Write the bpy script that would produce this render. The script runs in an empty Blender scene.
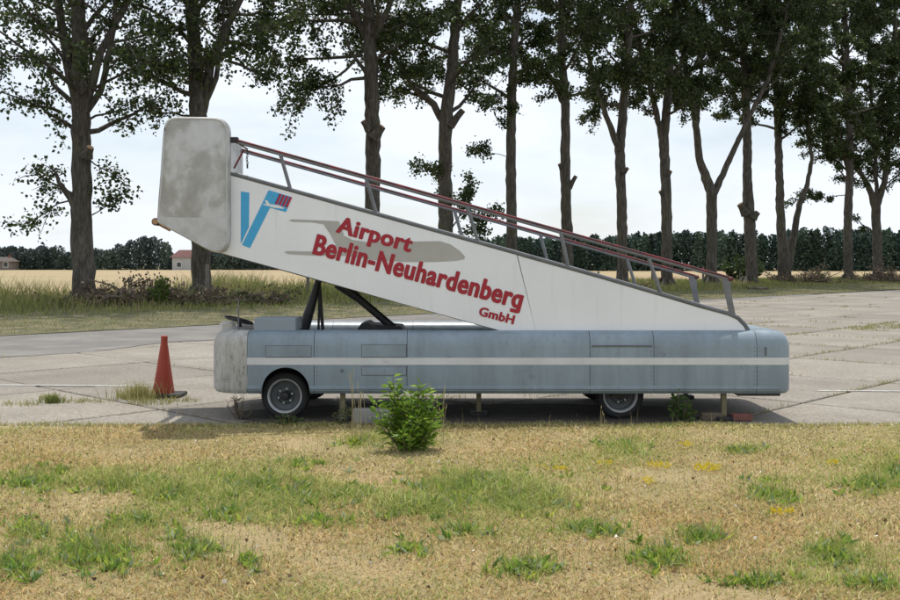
import bpy, math, random
import numpy as np
from mathutils import Vector

S = bpy.context.scene
COL = S.collection
R = math.radians
rnd = random.Random(7)
RNG = np.random.default_rng(11)

# ------------------------------------------------------------------ camera, sky, sun, exposure
CAM_H, F = 1.86, 1000.0
HX, HY = 450.0, 264.0                    # optical axis column and horizon row of the photograph
cam_d = bpy.data.cameras.new('camera')
cam_d.sensor_width = 36.0
cam_d.lens = 40.0
cam_d.shift_y = -0.04
cam_d.clip_end = 5000
cam = bpy.data.objects.new('camera', cam_d)
COL.objects.link(cam)
cam.location = (0, 0, CAM_H)
cam.rotation_euler = (R(90), 0, 0)
S.camera = cam

SUN_EL, SUN_AZ = 69.5, 6.0               # sun stands behind the vehicle, a little to the left
w = bpy.data.worlds.new('World'); S.world = w; w.use_nodes = True
nt = w.node_tree; nt.nodes.clear()
out = nt.nodes.new('ShaderNodeOutputWorld'); bg = nt.nodes.new('ShaderNodeBackground')
sky = nt.nodes.new('ShaderNodeTexSky'); sky.sky_type = 'NISHITA'; sky.sun_disc = False
sky.sun_elevation = R(SUN_EL); sky.sun_rotation = R(-SUN_AZ)
sky.air_density = 1.2; sky.dust_density = 0.8; sky.ozone_density = 1.0
tc = nt.nodes.new('ShaderNodeTexCoord')
mp = nt.nodes.new('ShaderNodeMapping'); mp.inputs['Scale'].default_value = (1.0, 1.0, 3.2)
no = nt.nodes.new('ShaderNodeTexNoise'); no.inputs['Scale'].default_value = 3.4
no.inputs['Detail'].default_value = 6; no.inputs['Roughness'].default_value = 0.55
mr = nt.nodes.new('ShaderNodeMapRange')
mr.inputs['From Min'].default_value = 0.38; mr.inputs['From Max'].default_value = 0.60
mr.inputs['To Min'].default_value = 0.52; mr.inputs['To Max'].default_value = 1.0
mx = nt.nodes.new('ShaderNodeMix'); mx.data_type = 'RGBA'
mx.inputs[7].default_value = (8.9, 9.5, 10.4, 1)          # thin bright cloud
nt.links.new(tc.outputs['Generated'], mp.inputs[0]); nt.links.new(mp.outputs[0], no.inputs['Vector'])
nt.links.new(no.outputs['Fac'], mr.inputs['Value']); nt.links.new(mr.outputs[0], mx.inputs[0])
nt.links.new(sky.outputs[0], mx.inputs[6]); nt.links.new(mx.outputs[2], bg.inputs[0])
bg.inputs[1].default_value = 0.1
nt.links.new(bg.outputs[0], out.inputs[0])

sun_d = bpy.data.lights.new('sun', 'SUN'); sun_d.energy = 3.9; sun_d.angle = R(0.6)
sun_d.color = (1.0, 0.95, 0.87)
sun = bpy.data.objects.new('sun', sun_d); COL.objects.link(sun)
_s = Vector((-math.cos(R(SUN_EL)) * math.sin(R(SUN_AZ)), math.cos(R(SUN_EL)) * math.cos(R(SUN_AZ)), math.sin(R(SUN_EL))))
sun.rotation_euler = _s.to_track_quat('Z', 'Y').to_euler()
sun.location = _s * 60
S.view_settings.view_transform = 'Standard'; S.view_settings.look = 'None'
S.view_settings.exposure = 0.13; S.view_settings.gamma = 1.0; S.view_settings.use_curve_mapping = False
S.render.resolution_x, S.render.resolution_y = 1024, 683

# ------------------------------------------------------------------ helpers
def P(px, py, Y):
    """point of the place seen at a photo pixel, at distance Y"""
    return Vector(((px - HX) / F * Y, Y, CAM_H - (py - HY) / F * Y))
def G(px, py, z=0.0):
    """ground point seen at a photo pixel"""
    Y = (CAM_H - z) * F / (py - HY)
    return Vector(((px - HX) / F * Y, Y, z))
A = Vector((0.6845, 0.7290, 0)); B = Vector((-0.7290, 0.6845, 0))   # along / across the concrete strip
def UV(u, v, z=0.0): return A * u + B * v + Vector((0, 0, z))

def wl(o):
    p = Vector((0, 0, 0))
    while o is not None:
        p += o.location; o = o.parent
    return p
def tag(o, label=None, cat=None, group=None, kind=None):
    if label: o['label'] = label
    if cat: o['category'] = cat
    if group: o['group'] = group
    if kind: o['kind'] = kind
    return o
def thing(name, loc, label, cat, group=None):
    o = bpy.data.objects.new(name, None); COL.objects.link(o); o.location = loc
    o.empty_display_size = 0.3
    return tag(o, label, cat, group)

class MB:
    def __init__(s): s.v = []; s.f = []
    def add(s, vs, fs):
        n = len(s.v); s.v.extend([tuple(p) for p in vs]); s.f.extend([tuple(i + n for i in f) for f in fs]); return s
    def box(s, x0, x1, y0, y1, z0, z1, bev=0.0):
        if bev <= 0:
            vs = [(x, y, z) for z in (z0, z1) for x, y in ((x0, y0), (x1, y0), (x1, y1), (x0, y1))]
            return s.add(vs, [(3, 2, 1, 0), (4, 5, 6, 7), (0, 1, 5, 4), (1, 2, 6, 5), (2, 3, 7, 6), (3, 0, 4, 7)])
        b = bev; vs = []
        for z, i in ((z0, b), (z0 + b, 0), (z1 - b, 0), (z1, b)):
            for x, y in ((x0 + b, y0 + i), (x1 - b, y0 + i), (x1 - i, y0 + b), (x1 - i, y1 - b), (x1 - b, y1 - i), (x0 + b, y1 - i), (x0 + i, y1 - b), (x0 + i, y0 + b)):
                vs.append((x, y, z))
        fs = [tuple(range(7, -1, -1)), tuple(range(24, 32))]
        for k in range(3):
            for i in range(8):
                j = (i + 1) % 8; fs.append((k * 8 + i, k * 8 + j, k * 8 + 8 + j, k * 8 + 8 + i))
        return s.add(vs, fs)
    def tube(s, pts, rad, n=8, cap=True, squash=None):
        pts = [Vector(p) for p in pts]
        if not isinstance(rad, (list, tuple)): rad = [rad] * len(pts)
        vs = []; fs = []
        d0 = (pts[1] - pts[0]).normalized()
        ref = Vector((0, 0, 1)) if abs(d0.z) < 0.9 else Vector((1, 0, 0))
        for i, p in enumerate(pts):
            d = (pts[min(i + 1, len(pts) - 1)] - pts[max(i - 1, 0)])
            if d.length < 1e-9: d = d0
            d.normalize()
            a = ref - d * ref.dot(d)
            if a.length < 1e-4: a = d.orthogonal()
            a.normalize(); ref = a; b = d.cross(a)
            for k in range(n):
                t = 2 * math.pi * k / n
                rr = rad[i] * (1 if squash is None else squash(i, t))
                vs.append(p + (a * math.cos(t) + b * math.sin(t)) * rr)
        for i in range(len(pts) - 1):
            for k in range(n):
                j = (k + 1) % n; fs.append((i * n + k, i * n + j, i * n + n + j, i * n + n + k))
        if cap:
            fs.append(tuple(range(n - 1, -1, -1))); m = (len(pts) - 1) * n; fs.append(tuple(range(m, m + n)))
        return s.add(vs, fs)
    def lathe(s, prof, c, axis='Y', n=32, closed=True):
        """prof: (offset along axis, radius)"""
        vs = []; fs = []; c = Vector(c)
        for o, r in prof:
            for k in range(n):
                t = 2 * math.pi * k / n; a, b = r * math.cos(t), r * math.sin(t)
                vs.append(c + (Vector((a, o, b)) if axis == 'Y' else Vector((a, b, o)) if axis == 'Z' else Vector((o, a, b))))
        m = len(prof)
        for i in range(m if closed else m - 1):
            i2 = (i + 1) % m
            for k in range(n):
                j = (k + 1) % n; fs.append((i * n + k, i * n + j, i2 * n + j, i2 * n + k))
        return s.add(vs, fs)
    def plate(s, poly, y0, y1):
        """polygon of (x, z) extruded from y0 to y1"""
        n = len(poly)
        vs = [(x, y0, z) for x, z in poly] + [(x, y1, z) for x, z in poly]
        fs = [tuple(range(n)), tuple(range(2 * n - 1, n - 1, -1))]
        for i in range(n):
            j = (i + 1) % n; fs.append((j, i, n + i, n + j))
        return s.add(vs, fs)
    def build(s, name, mat, parent=None, smooth=False, loc=None, angle=40):
        me = bpy.data.meshes.new(name)
        off = wl(parent) if parent is not None else Vector(loc) if loc is not None else Vector((0, 0, 0))
        me.from_pydata([(p[0] - off.x, p[1] - off.y, p[2] - off.z) for p in s.v], [], s.f)
        me.update()
        o = bpy.data.objects.new(name, me); COL.objects.link(o)
        if parent is not None: o.parent = parent
        elif loc is not None: o.location = loc
        if mat: me.materials.append(mat)
        import bmesh
        bm = bmesh.new(); bm.from_mesh(me); bmesh.ops.recalc_face_normals(bm, faces=bm.faces); bm.to_mesh(me); bm.free()
        if smooth:
            me.shade_smooth()
            me.set_sharp_from_angle(angle=R(angle))
        return o

def fastmesh(name, V, Fc, mat, cols=None, parent=None, loc=None, smooth=False):
    V = np.asarray(V, np.float32); Fc = np.asarray(Fc, np.int32)
    off = wl(parent) if parent is not None else Vector(loc) if loc is not None else Vector((0, 0, 0))
    V = V - np.array(off, np.float32)
    me = bpy.data.meshes.new(name)
    me.vertices.add(len(V)); me.vertices.foreach_set('co', V.ravel())
    k = Fc.shape[1]
    me.loops.add(Fc.size); me.loops.foreach_set('vertex_index', Fc.ravel())
    me.polygons.add(len(Fc)); me.polygons.foreach_set('loop_start', np.arange(0, Fc.size, k, dtype=np.int32))
    if smooth: me.polygons.foreach_set('use_smooth', np.ones(len(Fc), bool))
    if cols is not None:
        ca = me.color_attributes.new('Col', 'FLOAT_COLOR', 'POINT')
        c4 = np.ones((len(V), 4), np.float32); c4[:, :3] = cols; ca.data.foreach_set('color', c4.ravel())
    me.update(calc_edges=True); me.validate()
    o = bpy.data.objects.new(name, me); COL.objects.link(o)
    if parent is not None: o.parent = parent
    elif loc is not None: o.location = loc
    if mat: me.materials.append(mat)
    return o

# ------------------------------------------------------------------ materials
def newmat(name):
    m = bpy.data.materials.new(name); m.use_nodes = True
    n = m.node_tree.nodes; b = n['Principled BSDF']
    return m, m.node_tree, b
def nz(t, scale, detail=5, rough=0.55, coord='Object', stretch=None, dist=0.0):
    c = t.nodes.new('ShaderNodeTexCoord'); x = t.nodes.new('ShaderNodeTexNoise')
    x.inputs['Scale'].default_value = scale; x.inputs['Detail'].default_value = detail; x.inputs['Roughness'].default_value = rough
    x.inputs['Distortion'].default_value = dist
    if stretch:
        m = t.nodes.new('ShaderNodeMapping'); m.inputs['Scale'].default_value = stretch
        t.links.new(c.outputs[coord], m.inputs[0]); t.links.new(m.outputs[0], x.inputs['Vector'])
    else: t.links.new(c.outputs[coord], x.inputs['Vector'])
    return x.outputs['Fac']
def ramp(t, fac, stops):
    r = t.nodes.new('ShaderNodeValToRGB'); e = r.color_ramp.elements
    while len(e) < len(stops): e.new(0.5)
    for k, (p, c) in enumerate(stops):
        e[k].position = p; e[k].color = (*c, 1) if len(c) == 3 else c
    t.links.new(fac, r.inputs[0]); return r.outputs[0]
def mixc(t, fac, a, b, mode='MIX'):
    m = t.nodes.new('ShaderNodeMix'); m.data_type = 'RGBA'; m.blend_type = mode
    for s, v in ((m.inputs[0], fac), (m.inputs[6], a), (m.inputs[7], b)):
        if isinstance(v, (int, float)): s.default_value = v
        elif isinstance(v, tuple): s.default_value = (*v, 1) if len(v) == 3 else v
        else: t.links.new(v, s)
    return m.outputs[2]
def bump(t, b, h, strength=0.3, dist=0.01):
    x = t.nodes.new('ShaderNodeBump'); x.inputs['Strength'].default_value = strength; x.inputs['Distance'].default_value = dist
    t.links.new(h, x.inputs['Height']); t.links.new(x.outputs[0], b.inputs['Normal'])
def plain(name, c, rough=0.6, metal=0.0, var=0.15, scale=6.0, bmp=0.0, dirt=None, dscale=3.0, damt=(0.5, 0.7), stretch=None):
    m, t, b = newmat(name)
    c2 = tuple(max(0, x * (1 - var)) for x in c); c1 = tuple(x * (1 + var * 0.6) for x in c)
    col = ramp(t, nz(t, scale, 6, 0.6), [(0.3, c2), (0.7, c1)])
    if dirt:
        f = ramp(t, nz(t, dscale, 8, 0.65, stretch=stretch), [(damt[0], (0, 0, 0)), (damt[1], (1, 1, 1))])
        col = mixc(t, f, col, dirt)
    t.links.new(col, b.inputs['Base Color']); b.inputs['Roughness'].default_value = rough; b.inputs['Metallic'].default_value = metal
    if bmp: bump(t, b, nz(t, scale * 6, 6, 0.6), bmp, 0.01)
    return m
def leafmat(name, trans=0.35, rough=0.5):
    m, t, b = newmat(name)
    at = t.nodes.new('ShaderNodeAttribute'); at.attribute_name = 'Col'
    t.links.new(at.outputs['Color'], b.inputs['Base Color']); b.inputs['Roughness'].default_value = rough
    b.inputs['Specular IOR Level'].default_value = 0.3
    tr = t.nodes.new('ShaderNodeBsdfTranslucent'); t.links.new(at.outputs['Color'], tr.inputs[0])
    ms = t.nodes.new('ShaderNodeMixShader'); ms.inputs[0].default_value = trans
    o = t.nodes['Material Output']
    t.links.new(b.outputs[0], ms.inputs[1]); t.links.new(tr.outputs[0], ms.inputs[2]); t.links.new(ms.outputs[0], o.inputs[0])
    return m

M = {}
M['leaf'] = leafmat('poplar leaf', 0.40, 0.45)
M['grass'] = leafmat('grass blade', 0.35, 0.65)
M['forest'] = leafmat('far foliage', 0.15, 0.8)
M['bush'] = leafmat('bush leaf', 0.45, 0.5)
M['dead'] = leafmat('dead leaf', 0.15, 0.8)

def bark():
    m, t, b = newmat('poplar bark')
    n1 = nz(t, 3.4, 10, 0.75, stretch=(2.6, 2.6, 0.42), dist=.4); n2 = nz(t, 0.9, 4, 0.6)
    c = ramp(t, n1, [(0.32, (0.016, 0.013, 0.010)), (0.48, (0.070, 0.058, 0.044)), (0.60, (0.125, 0.108, 0.085)), (0.74, (0.24, 0.215, 0.18))])
    c = mixc(t, ramp(t, n2, [(0.5, (0, 0, 0)), (0.75, (0.55, 0.55, 0.55))]), c, (0.10, 0.115, 0.055))
    t.links.new(c, b.inputs['Base Color']); b.inputs['Roughness'].default_value = 0.95
    bump(t, b, n1, 0.9, 0.06); return m
M['bark'] = bark()
M['cutwood'] = plain('cut wood', (0.42, 0.24, 0.13), 0.8, var=0.3, scale=20)
M['stick'] = plain('dead branch', (0.16, 0.125, 0.09), 0.9, var=0.4, scale=8)
M['postwood'] = plain('post wood', (0.17, 0.15, 0.12), 0.9, var=0.3, scale=10)

def body_paint():
    m, t, b = newmat('weathered grey blue paint')
    base = ramp(t, nz(t, 1.1, 6, 0.6), [(0.3, (0.190, 0.242, 0.285)), (0.7, (0.262, 0.325, 0.375))])
    streak = ramp(t, nz(t, 2.2, 9, 0.7, stretch=(2.0, 2.0, 0.25)), [(0.44, (0, 0, 0)), (0.70, (0.55, 0.55, 0.55))])
    c = mixc(t, streak, base, (0.125, 0.152, 0.165))
    spot = ramp(t, nz(t, 5, 10, 0.8, stretch=(1, 1, .7)), [(0.60, (0, 0, 0)), (0.70, (0.8, 0.8, 0.8))])
    c = mixc(t, spot, c, (0.10, 0.105, 0.085))
    chip = ramp(t, nz(t, 15, 4, 0.6), [(0.735, (0, 0, 0)), (0.755, (1, 1, 1))])
    c = mixc(t, chip, c, (0.42, 0.42, 0.40))
    t.links.new(c, b.inputs['Base Color']); b.inputs['Roughness'].default_value = 0.36
    bump(t, b, nz(t, 2.2, 3, 0.5), 0.22, 0.04); return m
M['paint'] = body_paint()
def hood_mat():
    m, t, b = newmat('mossy weathered hood')
    base = ramp(t, nz(t, 2.0, 6, 0.6, stretch=(2.5, 2.5, 0.5)), [(0.3, (0.30, 0.29, 0.265)), (0.7, (0.52, 0.515, 0.49))])
    sp = ramp(t, nz(t, 16, 10, 0.75, stretch=(1.4, 1.4, 0.6)), [(0.5, (0, 0, 0)), (0.68, (0.85, 0.85, 0.85))])
    c = mixc(t, sp, base, (0.15, 0.145, 0.12))
    mo = ramp(t, nz(t, 5, 6, 0.7), [(0.66, (0, 0, 0)), (0.78, (0.7, 0.7, 0.7))])
    c = mixc(t, mo, c, (0.17, 0.17, 0.06))
    t.links.new(c, b.inputs['Base Color']); b.inputs['Roughness'].default_value = 0.85
    bump(t, b, nz(t, 30, 6, 0.6), 0.2, 0.005); return m
M['hood'] = hood_mat()
def white_panel():
    m, t, b = newmat('aged white panel')
    base = ramp(t, nz(t, 0.9, 6, 0.6), [(0.3, (0.735, 0.75, 0.765)), (0.7, (0.82, 0.835, 0.85))])
    st = ramp(t, nz(t, 2.5, 9, 0.75, stretch=(3.4, 3.4, 0.2)), [(0.56, (0, 0, 0)), (0.78, (0.42, 0.42, 0.42))])
    c = mixc(t, st, base, (0.42, 0.41, 0.36))
    sp = ramp(t, nz(t, 11, 6, 0.7), [(0.74, (0, 0, 0)), (0.79, (0.6, 0.6, 0.6))])
    c = mixc(t, sp, c, (0.33, 0.31, 0.26))
    t.links.new(c, b.inputs['Base Color']); b.inputs['Roughness'].default_value = 0.5
    bump(t, b, nz(t, 1.2, 2, 0.5), 0.1, 0.03); return m
M['white'] = white_panel()
def fairing_mat():
    m, t, b = newmat('mildewed fairing')
    n = nz(t, 3.1, 9, 0.6, dist=0.15, stretch=(1, 1, .8))
    c = ramp(t, n, [(0.34, (0.31, 0.31, 0.285)), (0.46, (0.38, 0.38, 0.355)), (0.54, (0.50, 0.505, 0.50)), (0.72, (0.60, 0.605, 0.605))])
    sp = ramp(t, nz(t, 12, 8, 0.7), [(0.58, (0, 0, 0)), (0.72, (0.4, 0.4, 0.4))])
    c = mixc(t, sp, c, (0.34, 0.345, 0.345))
    t.links.new(c, b.inputs['Base Color']); b.inputs['Roughness'].default_value = 0.6; return m
M['fairing'] = fairing_mat()
M['fairlow'] = plain('bare fairing skin', (0.50, 0.505, 0.505), 0.6, var=0.14, scale=4, dirt=(0.36, 0.36, 0.33), dscale=5, damt=(.5, .75))
M['stripe'] = plain('stripe paint', (0.60, 0.615, 0.61), 0.5, var=0.12, scale=3, dirt=(0.3, 0.3, 0.28), dscale=7, damt=(0.62, 0.8))
M['coping'] = plain('grey rubber coping', (0.13, 0.135, 0.14), 0.6, var=0.25)
M['black'] = plain('black steel', (0.018, 0.018, 0.02), 0.55, var=0.4, dirt=(0.10, 0.085, 0.07), dscale=8, damt=(0.58, 0.75))
M['rubber'] = plain('tyre rubber', (0.016, 0.016, 0.017), 0.85, var=0.3, scale=10, bmp=0.2)
M['rim'] = plain('grey wheel paint', (0.085, 0.095, 0.10), 0.6, var=0.3, scale=9, dirt=(0.09, 0.08, 0.07), dscale=7)
M['rimlip'] = plain('pale wheel lip', (0.50, 0.51, 0.51), 0.5, metal=0.3, var=0.2, scale=9)
M['railgrey'] = plain('rail steel', (0.17, 0.175, 0.185), 0.5, metal=0.3, var=0.2, scale=8)
M['railred'] = plain('red rail grip', (0.19, 0.016, 0.020), 0.55, var=0.35, scale=7, dirt=(0.05, 0.02, 0.02), dscale=9, damt=(0.42, 0.6))
M['letter'] = plain('red lettering', (0.35, 0.009, 0.022), 0.5, var=0.08, scale=5)
M['blue'] = plain('emblem blue', (0.05, 0.37, 0.66), 0.5, var=0.06, scale=5)
M['navy'] = plain('emblem navy', (0.03, 0.03, 0.10), 0.5, var=0.06)
M['emred'] = plain('emblem red', (0.45, 0.02, 0.05), 0.5, var=0.06)
M['planegrey'] = plain('silhouette grey', (0.41, 0.40, 0.37), 0.55, var=0.08, scale=4)
M['emwhite'] = plain('emblem white', (0.7, 0.72, 0.73), 0.5, var=0.05)
M['seat'] = plain('seat plastic', (0.55, 0.53, 0.5), 0.5, var=0.15)
M['deck'] = plain('deck sheet', (0.27, 0.29, 0.29), 0.7, var=0.2, scale=4, dirt=(0.12, 0.11, 0.09))
M['jack'] = plain('jack steel', (0.20, 0.175, 0.10), 0.7, var=0.3, scale=12)
M['box'] = plain('box paint', (0.235, 0.285, 0.33), 0.5, var=0.08, scale=2)
M['step'] = plain('step grating', (0.25, 0.25, 0.25), 0.6, metal=0.3)
M['cone'] = plain('faded cone plastic', (0.32, 0.042, 0.018), 0.6, var=0.2, scale=5, dirt=(0.42, 0.22, 0.15), dscale=12, damt=(0.62, 0.78))
M['conebase'] = plain('cone foot', (0.03, 0.03, 0.028), 0.9, var=0.4)
M['brick'] = plain('red brick', (0.21, 0.085, 0.068), 0.9, var=0.3, scale=14, bmp=0.4)
M['concblock'] = plain('pale block', (0.30, 0.29, 0.275), 0.9, var=0.2, scale=12, bmp=0.4)
M['housewall'] = plain('render wall', (0.42, 0.42, 0.41), 0.9, var=0.1, scale=0.6)
M['roof'] = plain('red roof tile', (0.11, 0.038, 0.034), 0.85, var=0.2, scale=0.8)
M['straw'] = plain('straw stalk', (0.42, 0.36, 0.19), 0.8, var=0.2)
M['undershade'] = plain('dark humus soil', (0.055, 0.045, 0.034), 1.0, var=0.4, scale=6, bmp=0.6, dirt=(0.12, 0.10, 0.075), dscale=5, damt=(.55, .75))  # soil brown kept dark to hold the shade under the truck
M['glass'] = plain('window glass', (0.03, 0.035, 0.04), 0.15, var=0.1)

def slab_mat():
    m, t, b = newmat('old concrete')
    oi = t.nodes.new('ShaderNodeObjectInfo'); ge = t.nodes.new('ShaderNodeNewGeometry')
    def nz(t, scale, detail=5, rough=0.55, dist=0.0, stretch=None):
        x = t.nodes.new('ShaderNodeTexNoise')
        x.inputs['Scale'].default_value = scale; x.inputs['Detail'].default_value = detail; x.inputs['Roughness'].default_value = rough; x.inputs['Distortion'].default_value = dist
        if stretch:
            m_ = t.nodes.new('ShaderNodeMapping'); m_.inputs['Rotation'].default_value = (0, 0, R(-46.8)); m_.inputs['Scale'].default_value = stretch; m_.vector_type = 'TEXTURE'
            t.links.new(ge.outputs['Position'], m_.inputs[0]); t.links.new(m_.outputs[0], x.inputs['Vector'])
        else: t.links.new(ge.outputs['Position'], x.inputs['Vector'])
        return x.outputs['Fac']
    base = ramp(t, nz(t, 0.55, 7, 0.62), [(0.3, (0.205, 0.182, 0.150)), (0.7, (0.325, 0.296, 0.253))])
    sp = ramp(t, nz(t, 18, 9, 0.7), [(0.36, (0.58, 0.57, 0.56)), (0.62, (1.14, 1.13, 1.12))])
    c = mixc(t, 1.0, base, sp, 'MULTIPLY')
    c = mixc(t, ramp(t, nz(t, .16, 8, .7), [(.46, (0, 0, 0)), (.66, (.6, .6, .6))]), c, (0.17, 0.155, 0.13))
    c = mixc(t, ramp(t, nz(t, .5, 8, .75, stretch=(7, .8, 1)), [(.50, (0, 0, 0)), (.70, (.65, .65, .65))]), c, (0.125, 0.112, 0.095))
    tint = ramp(t, oi.outputs['Random'], [(0, (0.84, 0.83, 0.82)), (0.5, (1, 1, 1)), (1, (1.08, 1.07, 1.05))])
    c = mixc(t, 1.0, c, tint, 'MULTIPLY')
    cr = ramp(t, nz(t, 3.0, 10, 0.75, dist=1.2), [(0.480, (0, 0, 0)), (0.5, (0.6, 0.6, 0.6)), (0.52, (0, 0, 0))])
    c = mixc(t, cr, c, (0.13, 0.12, 0.10))
    t.links.new(c, b.inputs['Base Color']); b.inputs['Roughness'].default_value = 0.9
    bump(t, b, nz(t, 40, 8, 0.65), 0.35, 0.006); return m
M['slab'] = slab_mat()
M['asphalt'] = plain('grey asphalt', (0.135, 0.128, 0.118), 0.92, var=0.2, scale=1.2, bmp=0.3, dirt=(0.20, 0.185, 0.165), dscale=.7, damt=(0.42, 0.7), stretch=(1, 1, 1))
M['jointdirt'] = plain('joint soil', (0.085, 0.07, 0.045), 1.0, var=0.3, scale=3)
M['linepaint'] = plain('worn line paint', (0.46, 0.455, 0.43), 0.8, var=0.1, scale=5, dirt=(0.33, 0.31, 0.28), dscale=5, damt=(0.42, 0.6))
def lawn_soil():
    m, t, b = newmat('dry lawn thatch')
    c = ramp(t, nz(t, 0.8, 6, 0.6), [(0.3, (0.27, 0.225, 0.10)), (0.5, (0.36, 0.28, 0.14)), (0.7, (0.42, 0.30, 0.16))])
    c = mixc(t, 1.0, c, ramp(t, nz(t, 55, 6, 0.75), [(0.3, (0.45, 0.45, 0.45)), (0.7, (1.3, 1.3, 1.25))]), 'MULTIPLY')
    t.links.new(c, b.inputs['Base Color']); b.inputs['Roughness'].default_value = 1.0
    bump(t, b, nz(t, 60, 6, 0.7), 0.8, 0.02); return m
M['lawn'] = lawn_soil()
M['verge'] = plain('verge soil', (0.085, 0.085, 0.035), 1.0, var=0.4, scale=1.5, bmp=0.5, dirt=(0.19, 0.15, 0.085), dscale=1.2, damt=(0.48, 0.68))
M['ground'] = plain('meadow ground', (0.13, 0.125, 0.055), 1.0, var=0.3, scale=0.05)
M['wheat'] = plain('ripening crop', (0.34, 0.25, 0.14), 1.0, var=0.2, scale=0.06, bmp=0.6, dirt=(0.25, 0.215, 0.10), dscale=0.03, damt=(0.45, 0.65))

# ------------------------------------------------------------------ the setting
def grid_sheet(name, corners, nu, nv, mat, zf, kind='structure'):
    """bilinear sheet between four corners (counter-clockwise)"""
    c = [np.array(q, float) for q in corners]
    u = np.linspace(0, 1, nu + 1); v = np.linspace(0, 1, nv + 1)
    U, Vv = np.meshgrid(u, v)
    pts = ((1 - U)[..., None] * (1 - Vv)[..., None] * c[0] + U[..., None] * (1 - Vv)[..., None] * c[1]
           + U[..., None] * Vv[..., None] * c[2] + (1 - U)[..., None] * Vv[..., None] * c[3]).reshape(-1, 3)
    pts[:, 2] += zf(pts[:, 0], pts[:, 1])
    i = np.arange((nu + 1) * (nv + 1)).reshape(nv + 1, nu + 1)
    f = np.stack([i[:-1, :-1], i[:-1, 1:], i[1:, 1:], i[1:, :-1]], -1).reshape(-1, 4)
    o = fastmesh(name, pts, f, mat, smooth=True); tag(o, kind=kind); return o
def wob(x, y, s=1.0):
    return (np.sin(x * 1.7 * s + y * 0.9 * s) + np.sin(x * 0.6 * s - y * 1.9 * s + 1.3) + np.sin(x * 3.1 * s + 2.2) * np.sin(y * 2.7 * s)) / 3

grid_sheet('ground', [(-2500, -60, -0.09), (2500, -60, -0.09), (2500, 3500, -0.09), (-2500, 3500, -0.09)], 8, 8, M['ground'], lambda x, y: 0 * x)

# apron base, slabs, markings
V0, V1, U0 = -22.0, 26.5, -46.0
ap = MB(); q = [UV(U0, V0, -0.03), UV(130, V0, -0.03), UV(130, V1 + 0.3, -0.03), UV(U0, V1 + 0.3, -0.03)]
ap.add(q, [(0, 1, 2, 3)]); apron = ap.build('apron', M['jointdirt']); tag(apron, kind='structure')
SU, SV = 3.1, 2.87
u_ref, v_ref = 19.2, 8.6
def slab_mesh(k, su=SU, sv=SV):
    r = random.Random(100 + k); b = MB(); ring = []
    hu, hv = su / 2 - 0.028, sv / 2 - 0.028
    n = 7
    per = [(-hu + 2 * hu * i / n, -hv) for i in range(n)] + [(hu, -hv + 2 * hv * i / n) for i in range(n)] + \
          [(hu - 2 * hu * i / n, hv) for i in range(n)] + [(-hu, hv - 2 * hv * i / n) for i in range(n)]
    top = []; edge = []; bot = []
    for (x, y) in per:
        jx, jy = r.uniform(-0.009, 0.007), r.uniform(-0.009, 0.007)
        if r.random() < 0.09: jx -= math.copysign(0.035, x) * r.random(); jy -= math.copysign(0.035, y) * r.random()
        s = 1 - 0.012
        top.append((x * s + jx, y * s + jy, 0)); edge.append((x + jx, y + jy, -0.012)); bot.append((x + jx, y + jy, -0.06))
    m = len(per); vs = [(0, 0, 0)] + top + edge + bot; fs = []
    for i in range(m):
        j = (i + 1) % m
        fs.append((0, 1 + i, 1 + j)); fs.append((1 + i, 1 + m + i, 1 + m + j, 1 + j)); fs.append((1 + m + i, 1 + 2 * m + i, 1 + 2 * m + j, 1 + m + j))
    me = bpy.data.meshes.new('slab')
    Ax, Bx = A, B
    me.from_pydata([tuple(Ax * p[0] + Bx * p[1] + Vector((0, 0, p[2]))) for p in vs], [], fs); me.update()
    me.materials.append(M['slab']); return me
slab_meshes = [slab_mesh(k) for k in range(5)]
cells = []
for iu in range(-18, 34):
    for iv in range(-11, 7):
        cu, cv = u_ref + (iu + 0.5) * SU, v_ref + (iv + 0.5) * SV
        c = UV(cu, cv)
        if cv + SV / 2 > V1 + 0.4: continue
        if c.y < 9.0 or abs(c.x) > c.y * 0.52 + 4.5: continue
        cells.append((c.y, cu, cv))
cells.sort()
for k, (yy, cu, cv) in enumerate(cells[:300]):
    o = bpy.data.objects.new('slab', slab_meshes[rnd.randrange(5)]); COL.objects.link(o); o.parent = apron
    c = UV(cu, cv); o.location = (c.x, c.y, rnd.uniform(-0.004, 0.003))
    o.rotation_euler = (rnd.uniform(-0.0012, 0.0012), rnd.uniform(-0.0012, 0.0012), math.pi * rnd.randrange(2))
if len(cells) > 300:
    fm = MB()
    for (yy, cu, cv) in cells[300:]:
        q = [UV(cu + a * (SU / 2 - 0.02), cv + b2 * (SV / 2 - 0.02), z) for z in (-0.05, 0) for a, b2 in ((-1, -1), (1, -1), (1, 1), (-1, 1))]
        fm.add(q, [(4, 5, 6, 7), (0, 1, 5, 4), (1, 2, 6, 5), (2, 3, 7, 6), (3, 0, 4, 7)])
    o = fm.build('slab_field', M['slab'], apron); tag(o, kind='stuff')
# dark asphalt strip along the far edge on the left
def strip(name, pts, z, mat, lab=None):
    b = MB(); n = len(pts) // 2
    b.add([(p[0], p[1], z) for p in pts], [tuple(range(len(pts)))])
    o = b.build(name, mat); tag(o, kind='structure'); return o
asp = [UV(-30, 26.3), UV(60, 26.35)]
edge2 = [UV(60 - 0.25 * i, 24.9 - max(0, min(1, (38 - (60 - .25 * i)) / 22)) * 4.6 + 0.45 * math.sin(i * .11) + 0.3 * math.sin(i * .27 + 1) + rnd.uniform(-.07, .07)) for i in range(361)]
strip('asphalt_strip', asp + edge2, 0.006, M['asphalt'])
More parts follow.
